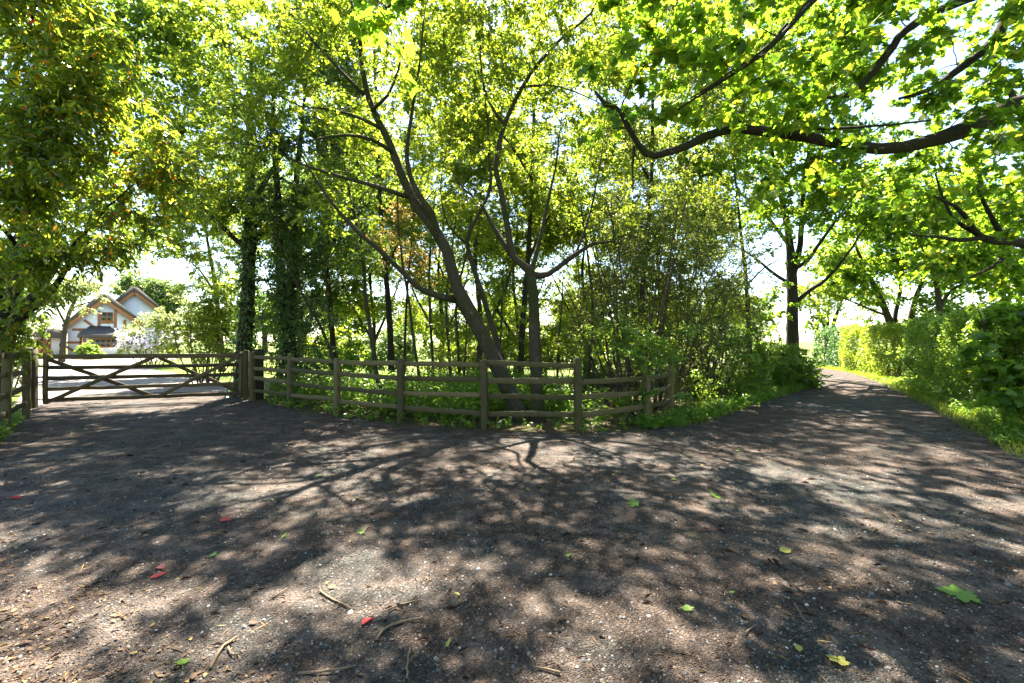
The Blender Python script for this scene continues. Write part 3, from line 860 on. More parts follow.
# twiggy lilac mass and shrubs beyond the fence
plant('twiggy_shrub', 'tall twiggy brownish shrub with sparse small leaves behind the right end of the fence', 'shrub', (2.8, 10.4, 0), stems(2.9, 10.4, 22, 1.7, 4.6, .03, .8, 5),
      [B(615, 265, 10.1, .9, .9, 1.0), B(665, 250, 10.4, 1.0, .9, 1.1), B(705, 275, 10.6, .9, .9, 1.0), B(650, 330, 10.2, 1.2, .9, .8), B(640, 205, 10.4, .9, .9, .8, .7), B(715, 330, 10.6, .7, .8, .8), B(600, 320, 10, .7, .7, .8), B(690, 340, 10.4, .8, .7, .7), B(660, 380, 10.2, 1.1, .7, .4)],
      density=10.0, lf=dict(size=.055, twigs=5, per=4, tl=.42, spread=.8, along=.25, flat=1, twr=1.3), leaf='leaf_twiggy', bark='bark_twig', parts=('stems', 'foliage'), zmin=.5, twig_r=.003)
plant('twiggy_shrub', 'second twiggy shrub with upright rods, beside the thin trunk left of the lane', 'shrub', (5.0, 12.2, 0), stems(5.0, 12.2, 18, 1.2, 4.4, .026, .7, 8),
      [B(720, 260, 12, .9, .9, 1.2), B(735, 330, 12, .9, .9, .9), B(690, 220, 12.2, .9, .9, .9), B(745, 290, 12.2, .7, .7, .9)], density=10.0, lf=dict(size=.055, twigs=5, per=4, tl=.42, spread=.8, along=.25, flat=1), leaf='leaf_twiggy', bark='bark_twig', parts=('stems', 'foliage'), zmin=.5, twig_r=.003)
plant('glossy_shrub', 'glossy light-leaved shrub spilling over the fence rails right of the corner post', 'shrub', (2.45, 8.75, 0), stems(2.45, 8.75, 9, .8, 1.7, .014, .2, 3),
      [B(640, 348, 8.5, .6, .5, .45), B(612, 340, 8.8, .45, .45, .4), B(662, 385, 8.4, .45, .45, .4), B(672, 345, 8.6, .4, .4, .4), B(632, 395, 8.3, .5, .35, .22)], density=24, lf=dict(size=.075, twigs=4, per=6, tl=.25, tpl=T_OVAL6), leaf='leaf_hedge', bark='bark_twig', parts=('stems', 'foliage'), zmin=.1, twig_r=.0025, floor=.05)
plant('leafy_shrub', 'fine-leaved dense shrub where the fence ends at the lane', 'shrub', (5.6, 12.0, 0), stems(5.3, 11.7, 10, .9, 1.9, .018, .4, 12),
      [B(722, 365, 11.2, .75, .7, .6), B(745, 355, 12, .8, .7, .7), B(705, 385, 10.8, .5, .5, .35), B(735, 385, 11.6, .7, .6, .4)], density=22, lf=dict(size=.07, twigs=4, per=7, tl=.27), leaf='leaf_hedge', bark='bark_twig', parts=('stems', 'foliage'), zmin=.1, twig_r=.0025, floor=.03)
plant('rounded_shrub', 'dark rounded evergreen shrub bulging at the left side of the lane', 'shrub', (9.1, 15.4, 0), stems(9.1, 15.4, 12, 1.0, 1.7, .02, .4, 14),
      [B(785, 368, 15.2, 1.0, .9, .85, 1.2), B(770, 372, 14.6, .8, .8, .75), B(800, 378, 15.6, .6, .7, .6)], density=24, lf=dict(size=.085, twigs=4, per=8, tl=.28), leaf='leaf_hedge', bark='bark_twig', parts=('stems', 'foliage'), zmin=.1, twig_r=.0025, floor=.03)

# trees along the lane
plant('lane_tree', 'big spreading tree at the lane bend with a dark trunk forking low', 'tree', bx(790, 0, 19), [
    S((792, 378, 19, .3), (792, 350, 19, .24), (792, 300, 19, .21), (791, 270, 19, .19), (788, 235, 19, .14), (780, 195, 19, .1), (770, 150, 19, .06), (765, 110, 19, .03)),
    S((792, 280, 19, .14), (800, 245, 18.8, .11), (803, 200, 18.5, .08), (808, 150, 18.3, .04), (812, 110, 18, .02)),
    S((795, 303, 19, .09), (810, 290, 18.6, .08), (826, 279, 18, .06), (848, 253, 17, .04), (865, 225, 16.2, .02)),
    S((790, 270, 19, .1), (806, 262, 18.5, .08), (822, 240, 18, .06), (845, 210, 17.4, .03), (860, 190, 17, .015)),
    S((791, 285, 19, .08), (772, 272, 18.6, .06), (755, 258, 18, .04), (730, 240, 17, .02)),
    S((789, 245, 19, .08), (765, 215, 18.4, .06), (735, 190, 17.8, .04), (705, 180, 17, .02))],
    [B(785, 190, 18.5, 2.2, 2, 1.6), B(730, 195, 17.6, 1.9, 1.7, 1.4), B(840, 210, 17.6, 1.8, 1.7, 1.3), B(800, 120, 18, 2.4, 2.1, 1.5), B(720, 130, 17.5, 2.1, 2, 1.4), B(860, 160, 17, 1.8, 1.8, 1.3), B(690, 210, 17, 1.1, 1.1, 1, .7), B(825, 265, 18.2, 1.2, 1.1, .7, .6), B(772, 305, 18, 1.0, 1, .8), B(762, 335, 18, .9, .8, .8), B(808, 320, 18.6, .5, .5, .5, .8), B(700, 60, 18, 2, 2, 1.4), B(800, 50, 18, 2.3, 2.2, 1.5)],
    density=1.8, lf=dict(size=.13, twigs=4, per=6, tl=.6, along=.3, tpl=T_WIDE), leaf='leaf_syc', bark='bark_dark', zmin=3, k=12, twig_r=.005)
plant('lane_tree', 'thin grey-stemmed tree standing left of the dark rounded shrub', 'tree', bx(750, 0, 13.6), [
    S((753, 385, 13.6, .09), (750, 348, 13.6, .07), (748, 299, 13.6, .06), (745, 260, 13.6, .05), (740, 223, 13.6, .04), (736, 170, 13.6, .025), (735, 120, 13.6, .012)),
    S((747, 285, 13.6, .03), (765, 268, 13.4, .022), (785, 258, 13.2, .012)), S((743, 245, 13.6, .03), (725, 222, 13.4, .02), (700, 212, 13.2, .012))],
    [B(735, 190, 13.5, 1.2, 1.1, .9), B(765, 240, 13.4, .9, .9, .6, .7), B(705, 205, 13.3, .9, .9, .7), B(735, 130, 13.5, 1.2, 1.1, .9)], density=4.5, lf=dict(size=.1, twigs=4, per=5, tl=.45), leaf='leaf_fresh', zmin=2.6)
plant('hedge_tree', 'pale multi-stemmed tree rising behind the bright trimmed hedge', 'tree', bx(899, 0, 21.5), [
    S((899, 372, 21.5, .3), (899, 350, 21.5, .24), (892, 328, 21.5, .17), (884, 305, 21.4, .13), (874, 283, 21.2, .1), (862, 258, 21, .06), (850, 225, 20.6, .03)),
    S((899, 352, 21.5, .2), (909, 335, 21.5, .16), (912, 312, 21.4, .13), (918, 290, 21.2, .09), (930, 262, 21, .05), (940, 230, 20.6, .025)),
    S((897, 345, 21.5, .12), (895, 318, 21.5, .1), (900, 290, 21.3, .07), (902, 255, 21, .04), (905, 215, 20.6, .02)),
    S((910, 328, 21.5, .1), (930, 312, 21.3, .07), (955, 298, 21, .05), (980, 285, 20.8, .02)), S((888, 316, 21.5, .07), (872, 310, 21.3, .05), (850, 300, 21, .03), (835, 295, 20.8, .015))],
    [B(880, 245, 20.8, 2.2, 2, 1.5), B(930, 245, 20.8, 2.2, 2, 1.5), B(850, 265, 20.6, 1.6, 1.5, 1.1, .8), B(905, 190, 20.4, 2.6, 2.2, 1.6), B(975, 270, 20.6, 1.8, 1.7, 1.2), B(870, 300, 21, 1.3, 1.2, .7), B(925, 305, 21, 1.2, 1.2, .6), B(950, 312, 20.6, 1.3, 1.2, .6), B(905, 330, 21, .9, .8, .5, .6), B(960, 210, 20.2, 2.2, 2, 1.5)],
    density=2.5, lf=dict(size=.14, twigs=4, per=6, tl=.6, along=.2, tpl=T_WIDE), leaf='leaf_syc', zmin=2.6, k=12, twig_r=.005)
plant('far_tree', 'small round tree at the far end of the lane above the bluish hedge', 'tree', bx(828, 0, 34), [
    S((828, 362, 34, .3), (828, 345, 34, .24), (824, 325, 34, .17), (815, 305, 33.8, .1), (808, 290, 33.6, .05)), S((828, 345, 34, .2), (834, 322, 34, .14), (842, 302, 33.8, .08), (850, 285, 33.6, .04)), S((827, 335, 34, .12), (829, 310, 34, .08), (830, 285, 34, .04))],
    [B(820, 295, 33.6, 2.2, 2, 1.3), B(850, 300, 33.6, 2.4, 2, 1.4), B(835, 265, 33.6, 2.6, 2.2, 1.6)], density=1.6, lf=dict(size=.19, twigs=4, per=6, tl=.8), leaf='leaf_fresh', zmin=2.4, twig_r=.006)
plant('hedge_tree', 'tree with a straight thin trunk showing above the tall dark hedge', 'tree', bx(942, 0, 17), [
    S((942, 375, 17, .14), (940, 330, 17, .11), (939, 310, 17, .1), (936, 285, 17, .08), (928, 260, 16.8, .04), (915, 230, 16.5, .02)), S((939, 308, 17, .07), (950, 292, 16.8, .05), (970, 280, 16.5, .03), (995, 262, 16, .015)), S((937, 290, 17, .05), (945, 255, 16.8, .03), (950, 225, 16.5, .015))],
    [B(940, 245, 16.6, 1.6, 1.5, 1.1), B(985, 265, 16.2, 1.5, 1.4, 1.0), B(975, 225, 16.2, 1.7, 1.5, 1.1)], density=3.6, lf=dict(size=.13, twigs=4, per=6, tl=.5, tpl=T_WIDE), leaf='leaf_syc', zmin=2.6, twig_r=.005)
plant('overhanging_tree', 'tree off the right edge whose crooked dark boughs fan in over the hedge', 'tree', (11.6, 9.2, 0), [
    [(11.6, 9.2, 0, .25), (11.5, 9.2, 2, .2), (11.0, 9.2, 3.2, .17), (*W(1024, 243, 9), .1), (*W(1000, 240, 8.9), .08), (*W(981, 236, 8.8), .065), (*W(968, 222, 8.7), .045), (*W(952, 205, 8.6), .035), (*W(930, 195, 8.5), .015)],
    S((985, 237, 8.8, .05), (960, 240, 8.7, .04), (940, 236, 8.6, .03), (915, 232, 8.5, .015)), S((975, 232, 8.8, .05), (955, 220, 8.9, .035), (945, 200, 9, .025), (935, 175, 9, .012)),
    S((1005, 240, 8.9, .06), (990, 215, 9, .04), (975, 185, 9.1, .025), (965, 160, 9.2, .012)), S((1015, 242, 9, .05), (1000, 262, 8.8, .035), (975, 275, 8.6, .02), (950, 285, 8.4, .01)),
    [(11.5, 9.2, 2.2, .15), (11.6, 9.6, 4, .12), (11.2, 9.8, 6, .08), (10.5, 10, 8, .03)]],
    [B(950, 205, 8.8, .9, .9, .55), B(1000, 200, 9, 1.0, 1, .7), B(915, 215, 8.7, .6, .6, .4, .8), B(990, 265, 8.8, .8, .8, .5), B(1030, 270, 8.8, .9, .9, .7), B(950, 260, 8.6, .6, .6, .35), B(980, 150, 9.2, 1.2, 1.2, .7), B(1040, 180, 9.2, 1.2, 1.2, 1), B(1030, 60, 10, 2, 2, 1.3, .3), B(900, 30, 10.5, 2.2, 2, 1.2, .3)],
    density=2.8, lf=dict(size=.11, twigs=4, per=5, tl=.42, tpl=T_LOBLO, droop=.35), leaf='leaf_syc', bark='bark_dark', zmin=2.8, k=10)

# the sycamore whose limb hangs over the junction
plant('sycamore_tree', 'great sycamore limb with big lobed leaves hanging over the junction from the right', 'tree', (8.9, 5.6, 0), [
    [(8.9, 5.6, 0, .5), (8.8, 5.6, 1.5, .38), (8.6, 5.5, 3, .34), (8.3, 5.4, 5, .28), (7.8, 5.4, 7, .2), (7.4, 5.6, 9, .1), (7.2, 5.8, 10.5, .04)],
    [(8.5, 5.5, 3.5, .22), (7.2, 5.35, 3.95, .16), (*W(1024, 104, 5.2), .11), (*W(990, 118, 5.15), .1), (*W(959, 131, 5.1), .088), (*W(922, 143, 5.1), .068), (*W(880, 148, 5.1), .06), (*W(830, 142, 5.1), .055), (*W(790, 134, 5.1), .052), (*W(755, 130, 5.1), .05), (*W(732, 129, 5.1), .048), (*W(705, 138, 5.1), .046), (*W(678, 150, 5.1), .042), (*W(651, 156, 5.1), .038), (*W(635, 145, 5.1), .033), (*W(617, 113, 5.1), .03), (*W(601, 104, 5.1), .024), (*W(592, 91, 5.1), .012)],
    S((634, 146, 5.1, .018), (632, 170, 5.1, .012), (633, 195, 5.1, .007)),
    S((773, 131, 5.1, .02), (850, 128, 4.7, .014), (930, 121, 4.4, .009)),
    [(8.3, 5.4, 5, .16), (7, 5.2, 5.3, .1), (*W(1024, 9, 5.0), .06), (*W(995, 41, 5.0), .05), (*W(963, 68, 5), .04), (*W(930, 92, 5), .025), (*W(900, 105, 5), .012)],
    [(8.2, 5.4, 5.4, .15), (6.4, 5.0, 5.6, .08), (*W(968, 0, 5.0), .05), (*W(909, 32, 5.0), .042), (*W(895, 50, 5), .04), (*W(868, 86, 5), .036), (*W(850, 100, 5), .025), (*W(825, 105, 5), .012)],
    [(7.8, 5.4, 6.8, .14), (5.5, 4.6, 6.2, .07), (*W(845, -30, 4.6), .03), (*W(760, 54, 4.7), .02), (*W(673, 109, 4.8), .01)],
    [(6.3, 4.9, 6.4, .06), (*W(860, -25, 4.4), .024), (*W(775, 45, 4.5), .015), (*W(690, 100, 4.6), .008)],
    [(7.8, 5.4, 7, .14), (5.0, 4.2, 6.6, .09), (2.5, 3.7, 5.6, .05), (.8, 3.4, 4.6, .03), (-.4, 3.25, 4.2, .018), (-1.0, 3.2, 3.98, .008)],
    [(8.4, 5.5, 4.4, .22), (7.5, 3, 5.6, .17), (6, 0, 6.2, .13), (4, -2.6, 6.4, .08), (1, -4.5, 6.2, .04)], [(8.0, 4.0, 5.2, .1), (5.5, 1.6, 6.4, .08), (2.6, .2, 6.8, .05), (-.5, -1.2, 6.9, .02)],
    [(7.6, 5.5, 8, .12), (5.2, 6.8, 8.2, .08), (3.4, 8, 8.0, .04), (2.2, 8.8, 7.8, .02)], [(7.6, 5.5, 8, .1), (6.6, 8, 8.6, .07), (6.2, 10, 8.6, .045), (6.6, 12, 8.9, .02)]],
    [B(700, 60, 5.0, .75, .6, .45), B(790, 60, 4.8, .8, .6, .5), B(880, 50, 4.8, .7, .6, .45), B(745, 110, 5, .6, .5, .35), B(650, 95, 5.1, .5, .5, .35), B(830, 120, 5, .6, .5, .35), B(930, 95, 4.9, .55, .5, .4), B(985, 60, 4.6, .55, .5, .45), B(960, 180, 5.2, .5, .5, .25, .7), B(1010, 150, 4.8, .5, .5, .35), B(880, 175, 5.2, .5, .5, .22, .7), B(790, 165, 5.2, .45, .45, .2, .5), B(630, 30, 4.9, .55, .5, .4), B(690, 10, 4.6, .7, .6, .35), B(800, 0, 4.5, .7, .6, .35), B(930, 5, 4.4, .7, .6, .35), B(612, 130, 5.1, .35, .35, .3),
     (4.2, 6.4, 7.2, 2.0, 1.6, .6, .3), (6.6, 7, 7.8, 2, 2, .6, .3), (5.6, 10, 8.4, 2.0, 1.8, .7, .5), (3.8, 9.6, 8.7, 1.7, 1.4, .6, .5), (7.6, 12, 9.0, 2, 1.7, .7, .45), (2.2, 5.4, 6.3, 1.4, 1.0, .4, .6), (4.2, 4.9, 6.4, 1.4, .9, .4, .5),  # high crown clumps, most out of view, added to shade the lane
     (4.2, .6, 6.6, 2.8, 2.0, 1.3, .2), (8.5, -.5, 5.5, 3, 3, 2.6, .16), (.8, -1.2, 6.8, 2.8, 2.0, 1.2, .2), (5.5, -5, 5.5, 4, 3, 3.2, .14), (-2.4, -2.6, 6.4, 2.6, 2.4, 1.6, .2), (0, -6, 5.6, 3.5, 2.5, 2.6, .16),  # unseen crown overhead and behind the camera, added to block sky light
     B(385, 2, 3.2, .17, .14, .1, 2.2), B(640, 60, 5.3, .6, .6, .5, .6), B(990, 30, 4.8, .6, .5, .45), B(940, 50, 5.2, .6, .5, .4), B(900, 15, 5.0, .6, .5, .4)],
    density=9.5, lf=dict(size=.1, twigs=3, per=4, tl=.32, tpl=T_LOBED, droop=.5, up=1.0, flat=.5), leaf='leaf_syc', bark='bark_dark', zmin=3.4, k=14, twig_r=.0034, more=.8)

# left edge: big red-tipped evergreen and the trees beyond
ph0 = (-9.7, 8.5)
plant('red_tipped_tree', 'large glossy evergreen with red and orange young leaves leaning in at the left edge', 'tree', (*ph0, 0), [
    [(-9.7, 8.5, 0, .17), (*W(8, 335, 8.3), .11), (*W(28, 305, 8.1), .075), (*W(55, 270, 7.7), .045), (*W(84, 240, 7.2), .026), (*W(112, 210, 6.9), .014), (*W(140, 190, 6.7), .009)],
    [(-9.75, 8.5, 0, .15), (*W(2, 335, 8.3), .12), (*W(15, 290, 8), .1), (*W(30, 240, 7.4), .075), (*W(55, 180, 6.7), .05), (*W(80, 110, 6.2), .03), (*W(95, 50, 6), .012)],
    [(-9.8, 8.4, 0, .15), (*W(-6, 320, 8.2), .12), (*W(-10, 240, 7.4), .08), (*W(0, 150, 6.4), .05), (*W(20, 60, 5.8), .03), (*W(40, 0, 5.6), .015)],
    [(*W(20, 318, 8.2), .07), (*W(42, 300, 8), .055), (*W(58, 282, 7.8), .045), (*W(72, 255, 7.6), .03), (*W(84, 235, 7.4), .015)],
    [(*W(25, 265, 7.7), .05), (*W(10, 235, 7), .035), (*W(-10, 215, 6.4), .015)]],
    [B(20, 55, 5.6, .95, .8, .8, 1.2), B(15, 150, 5.7, .9, .8, .8, 1.2), B(75, 120, 6, .85, .8, .75, 1.2), B(95, 190, 6.5, .9, .8, .6, 1.2), B(140, 190, 6.7, .75, .7, .5, 1.1), B(45, 225, 6.8, .95, .8, .5), B(75, 258, 7.3, .7, .55, .32), B(125, 228, 7, .65, .55, .32), B(30, 285, 7.6, .5, .5, .35), (-5.2, 5.3, 6.3, 1.3, .9, .5, .8), (-3.5, 5.3, 6.4, 1.3, .8, .4, .9), (-7, 5.4, 6.2, 1.2, .9, .5, .6), B(0, 275, 6.8, .6, .7, .5), B(10, 95, 5.6, .8, .7, .6), B(-10, 0, 5.6, 1.1, 1, .7), B(60, 25, 5.7, .7, .7, .6), B(160, 150, 6.8, .55, .6, .4), B(-15, 330, 7.8, .6, .6, .6), B(30, 320, 8.3, .5, .5, .5, .5)],  # high clumps reaching right, above view, added to darken the bottom-left ground
    density=17, lf=dict(size=.11, twigs=4, per=7, tl=.3, tpl=T_LANCE, droop=.7, up=.25, spread=.7), leaf='leaf_photinia', bark='bark_dark', zmin=1.2, k=10, twig_r=.0036, more=.8)
plant('drive_tree', 'tall bluish-green tree beyond the red-tipped evergreen, above the driveway', 'tree', (-17.2, 15.2, 0), [
    [(-17.2, 15.2, 0, .35), (-16.8, 15.2, 3, .28), (-16, 15.2, 6, .2), (-15, 15, 9, .12), (-14, 14.8, 12, .04)], [(-16.6, 15.2, 4, .14), (-14.5, 14.6, 6.5, .1), (-12.5, 14.2, 8.4, .05), (-11.2, 14, 9.4, .02)], [(-15.6, 15.1, 7, .1), (-13, 14.6, 10, .06), (-11, 14.4, 12, .02)]],
    [B(140, 40, 14, 2.3, 2, 1.7, .8), B(170, 95, 14, 1.5, 1.4, 1.1), B(90, 60, 14.5, 2.2, 2, 1.8), B(130, 130, 14, 1.5, 1.4, 1.0), B(200, 20, 14, 1.6, 1.6, 1.4), B(60, 180, 14.5, 1.8, 1.8, 1.4), B(20, 260, 15, 1.6, 1.6, 1.4), B(95, 232, 14, 1.1, 1, .6), B(140, 235, 13.5, .8, .8, .4)],
    density=2.2, lf=dict(size=.12, twigs=4, per=6, tl=.55, along=.2, tpl=T_WIDE), leaf='leaf_mid', zmin=4, k=10, twig_r=.005)

# beyond the gate
plant('garden_tree', 'light green tree beyond the gate whose crown hangs left of the first ivy trunk', 'tree', bx(222, 0, 22), [S((222, 372, 22, .16), (220, 330, 22, .12), (214, 280, 22, .09), (206, 240, 22, .06), (200, 190, 22, .03)), S((216, 295, 22, .06), (200, 270, 22, .04), (182, 255, 22, .015))],
      [B(205, 215, 22, 1.9, 1.6, 1.2), B(228, 250, 22, 1.3, 1.2, 1.3), B(190, 195, 22, 1.6, 1.5, 1.0), B(215, 280, 22, 1.1, 1, .8), B(165, 222, 21, 1.5, 1.3, .9), B(232, 300, 21.6, .9, .9, 1.0), B(190, 248, 21.5, 1.2, 1.1, .6), B(150, 240, 22, 1.4, 1.2, .8), B(120, 252, 23, 1.4, 1.2, .7)], density=5.5, lf=dict(size=.13, twigs=4, per=7, tl=.5), leaf='leaf_fresh', zmin=2.0)
plant('garden_bush', 'sunlit yellow-green bush just behind the right half of the gate', 'shrub', bx(205, 0, 15.5), stems(*bx(207, 0, 15.6)[:2], 14, 1.3, 3.0, .025, .5, 21),
      [B(205, 325, 15.4, 1.05, .9, .9), B(185, 335, 15.4, .8, .8, .7), B(222, 305, 15.6, .7, .7, .7), B(215, 350, 15.2, .8, .7, .5), B(195, 300, 15.6, .6, .6, .5, .7)], density=9, lf=dict(size=.1, twigs=4, per=6, tl=.4), leaf='leaf_fresh', bark='bark_twig', parts=('stems', 'foliage'), zmin=.4)
def blossoms(root):
    g = Geo()
    n = 260
    c = sample_blobs([B(150, 338, 26.4, 1.5, 1.2, .6), B(134, 345, 26.2, 1.1, 1, .4)], 20, 3)[:n]
    for q in c:
        pos = q + rng.normal(size=(7, 3)) * .07
        put_leaves(g, T_WIDE, pos, rng.normal(size=(7, 3)), nrm(rng.normal(size=(7, 3)) + np.array([0, -.6, .8])), rng.uniform(.07, .12, 7))
    g.build('blossom', M['petal'], root)
plant('flowering_shrub', 'pale shrub dotted with white blossom in front of the house', 'shrub', bx(150, 0, 27), stems(*bx(150, 0, 27)[:2], 14, 2.2, 2.8, .03, .8, 22),
      [B(158, 332, 27, 1.3, 1.2, .8), B(176, 325, 27, 1.4, 1.3, 1.0), B(140, 342, 26.6, 1.0, 1, .5), B(128, 347, 26.4, .7, .8, .35), B(160, 346, 26.6, 1.6, 1.2, .5), B(186, 312, 27, 1.0, 1.1, .9, .7)], density=4.0, lf=dict(size=.15, twigs=4, per=6, tl=.5), leaf='leaf_pale', bark='bark_twig', parts=('stems', 'foliage'), zmin=.4, extra=blossoms)
plant('pale_tree', 'feathery pale tree hanging over the house front', 'tree', (*bx(70, 0, 31)[:2], 0), [
    S((62, 362, 31, .2), (64, 335, 31, .15), (70, 310, 31, .11), (82, 290, 31, .07), (95, 275, 31, .03)), S((66, 325, 31, .08), (56, 305, 31, .06), (50, 285, 31, .03)), S((72, 308, 31, .06), (90, 302, 30.8, .04), (105, 300, 30.6, .02))],
    [B(72, 285, 31, 1.7, 1.5, .9), B(95, 288, 31, 1.3, 1.3, .8), B(50, 295, 31, 1.5, 1.4, 1.0), B(84, 306, 31, .9, .9, .4, .5), B(46, 318, 31, .8, .8, .7)], density=2.6, lf=dict(size=.15, twigs=4, per=6, tl=.6, droop=.6), leaf='leaf_pale', zmin=2.5)
plant('garden_bush', 'leafy green bush left of the driveway behind the left gate post', 'shrub', (-14.6, 13.4, 0), stems(-14.6, 13.4, 12, .9, 2.6, .025, .5, 25),
      [B(12, 325, 13.4, .8, .8, .7), B(0, 335, 13.4, 1, .9, .8), B(22, 300, 13.2, .6, .6, .5), B(8, 365, 13.0, .7, .7, .6)], density=10, lf=dict(size=.1, twigs=4, per=6, tl=.4), leaf='leaf_mid', bark='bark_twig', parts=('stems', 'foliage'), zmin=.3)
plant('clipped_bush', 'small round clipped bush under the house windows', 'shrub', bx(94, 0, 38), stems(*bx(94, 0, 38)[:2], 8, .6, 1.1, .03, .3, 26),
      [B(94, 350, 38, .95, .8, .75, 1.5)], density=55, lf=dict(size=.12, twigs=4, per=8, tl=.3), leaf='leaf_hedge', bark='bark_twig', parts=('stems', 'foliage'), zmin=.1)
plant('far_tree', 'round tree rising behind the right gable of the house', 'tree', bx(150, 0, 58), [S((150, 355, 58, .4), (150, 320, 58, .3), (148, 295, 58, .15), (146, 280, 58, .06))],
      [B(140, 288, 58, 2.6, 2.2, 1.8), B(160, 295, 58, 2.8, 2.2, 2.0), B(150, 310, 58, 3.2, 2.4, 1.8)], density=1.6, lf=dict(size=.28, twigs=4, per=6, tl=.9), leaf='leaf_far', zmin=3, twig_r=.008)


# hedges
def hedge(label, line, width, h, leaf, n, size, group='hedges along the lane', bulge=.26):
    P = np.array(line, float)
    o = thing('clipped_hedge', label, 'hedge', (*P.mean(0), 0), group)
    seg = np.linalg.norm(np.diff(P, axis=0), axis=1)
    cum = np.concatenate(([0], np.cumsum(seg)))
    Lh = cum[-1]
    t = rng.uniform(-width * .5, Lh + width * .5, n)
    tc = np.clip(t, 0, Lh)
    i = np.clip(np.searchsorted(cum, tc) - 1, 0, len(seg) - 1)
    d = (P[i + 1] - P[i]) / seg[i][:, None]
    p = P[i] + d * (tc - cum[i])[:, None]
    sd = np.stack([-d[:, 1], d[:, 0]], 1)
    end = np.abs(t - tc) / (width * .5)
    a = rng.uniform(-.35, math.pi + .35, n)
    # rounded-box section
    cs, sn = np.cos(a), np.sin(a)
    e = .45
    sx = np.sign(cs) * np.abs(cs) ** e * width / 2
    sz = np.where(sn > 0, np.abs(sn) ** e, sn) * h * .55
    depth = 1 - np.minimum(rng.exponential(.10, n), .6)
    lump = 1 + bulge * np.sin(t * 1.9 + a * 2 + np.sin(t * .7) * 2) * .5 + bulge * .5 * np.sin(t * 5 + a * 5)
    endf = np.sqrt(np.maximum(0, 1 - end ** 2))
    f = depth * lump
    q = p + sd * (sx * f * (.35 + .65 * endf))[:, None] + d * ((t - tc) * f)[:, None]
    z = h * .45 + sz * f * (.75 + .25 * endf)
    pos = np.concatenate([q, z[:, None]], 1)
    # fill down to the ground
    low = rng.random(n) < .3
    pos[low, 2] = rng.uniform(.03, h * .55, low.sum())
    pos[:, 2] = np.maximum(pos[:, 2], .03)
    outn = np.concatenate([sd * cs[:, None], np.maximum(sn, .1)[:, None]], 1)
    g = Geo()
    put_leaves(g, T_OVAL, pos, nrm(outn * .5 + rng.normal(size=pos.shape) * .7), nrm(outn * .6 + np.array([0, 0, .5]) + rng.normal(size=pos.shape) * .6), size * rng.uniform(.6, 1.2, n))
    g.build('foliage', M[leaf], o)
    gs = Geo()
    m = int(Lh * 5) + 4
    ts = rng.uniform(0, Lh, m)
    k = np.clip(np.searchsorted(cum, ts) - 1, 0, len(seg) - 1)
    bs = P[k] + (P[k + 1] - P[k]) / seg[k][:, None] * (ts - cum[k])[:, None] + rng.normal(size=(m, 2)) * width * .12
    top = bs + rng.normal(size=(m, 2)) * width * .2
    b3, t3 = np.concatenate([bs, np.zeros((m, 1))], 1), np.concatenate([top, rng.uniform(.55, .88, (m, 1)) * h], 1)
    tubes(gs, np.stack([b3, (b3 + t3) / 2 + rng.normal(size=(m, 3)) * .06, t3], 1), np.tile([.03, .022, .01], (m, 1)), 5)
    gs.build('stems', M['bark_twig'], o, True)
    return o


hedge('tall dark hedge along the right side of the lane with one sunlit end', [(14.4, 15.4), (12.6, 12.4), (11.2, 9.9)], 1.7, 2.15, 'leaf_hedge', 50000, .085)
hedge('bright round-topped trimmed hedge near the lane bend', [(17.9, 23.4), (17.2, 21.0), (16.3, 18.9)], 1.7, 2.2, 'leaf_fresh', 30000, .09)
hedge('bluish-green hedge at the far end of the lane', [(19.6, 28.2), (18.9, 25.4)], 1.5, 2.2, 'leaf_blue', 9000, .13)
plant('leafy_shrub', 'low leafy shrub filling the gap between the two lane hedges', 'shrub', (15.6, 17.2, 0), stems(15.6, 17.2, 8, .7, 1.5, .02, .3, 31), [(15.5, 17.2, .9, .8, .8, .7), (15.3, 16.6, .7, .6, .6, .55)], density=26, lf=dict(size=.1, twigs=4, per=7, tl=.3), leaf='leaf_hedge', bark='bark_twig', parts=('stems', 'foliage'), zmin=.1, floor=.03)
plant('broadleaf_shrub', 'broad-leaved young sycamore shrub at the right edge beside the verge', 'shrub', (8.9, 7.7, 0), stems(8.9, 7.7, 10, 1.0, 2.2, .02, .3, 33),
      [B(1015, 355, 7.7, .55, .5, .5), B(1030, 330, 7.9, .7, .6, .5), B(1012, 388, 7.7, .45, .45, .35), B(1035, 385, 7.5, .6, .5, .5)], density=20, lf=dict(size=.14, twigs=3, per=5, tl=.28, tpl=T_LOBED, droop=.3, up=1.0), leaf='leaf_under', bark='bark_twig', parts=('stems', 'foliage'), zmin=.2, floor=.1)

# bushes and trees far beyond the copse
for i, (px, Y, h, wd, lab) in enumerate([(330, 27, 2.3, 3.0, 'broad bush on the field edge seen between the ivy tree and the third post'), (395, 31, 2.6, 3.2, 'rounded bush across the field behind the coppery tree'), (470, 28, 3.0, 2.6, 'upright bush across the field left of the leaning trunk'),
                                         (560, 26, 2.8, 2.6, 'bush on the field edge behind the forked tree'), (640, 24, 3.2, 2.8, 'bush behind the twiggy shrub'), (720, 27, 3.4, 3.0, 'bush behind the thin lane tree')]):
    b = bx(px, 0, Y)
    plant('field_bush', lab, 'shrub', b, stems(b[0], b[1], 8, wd * .5, h * .8, .04, .6, 40 + i), [(b[0], b[1], h * .5, wd * .6, wd * .4, h * .45), (b[0] + wd * .4, b[1], h * .4, wd * .4, wd * .4, h * .4), (b[0] - wd * .4, b[1], h * .4, wd * .45, wd * .4, h * .36)],
          density=3.2, lf=dict(size=.17, twigs=4, per=6, tl=.5), leaf=('leaf_fresh', 'leaf_far')[i % 2], bark='bark_twig', parts=('stems', 'foliage'), group='bushes across the field', zmin=.2)
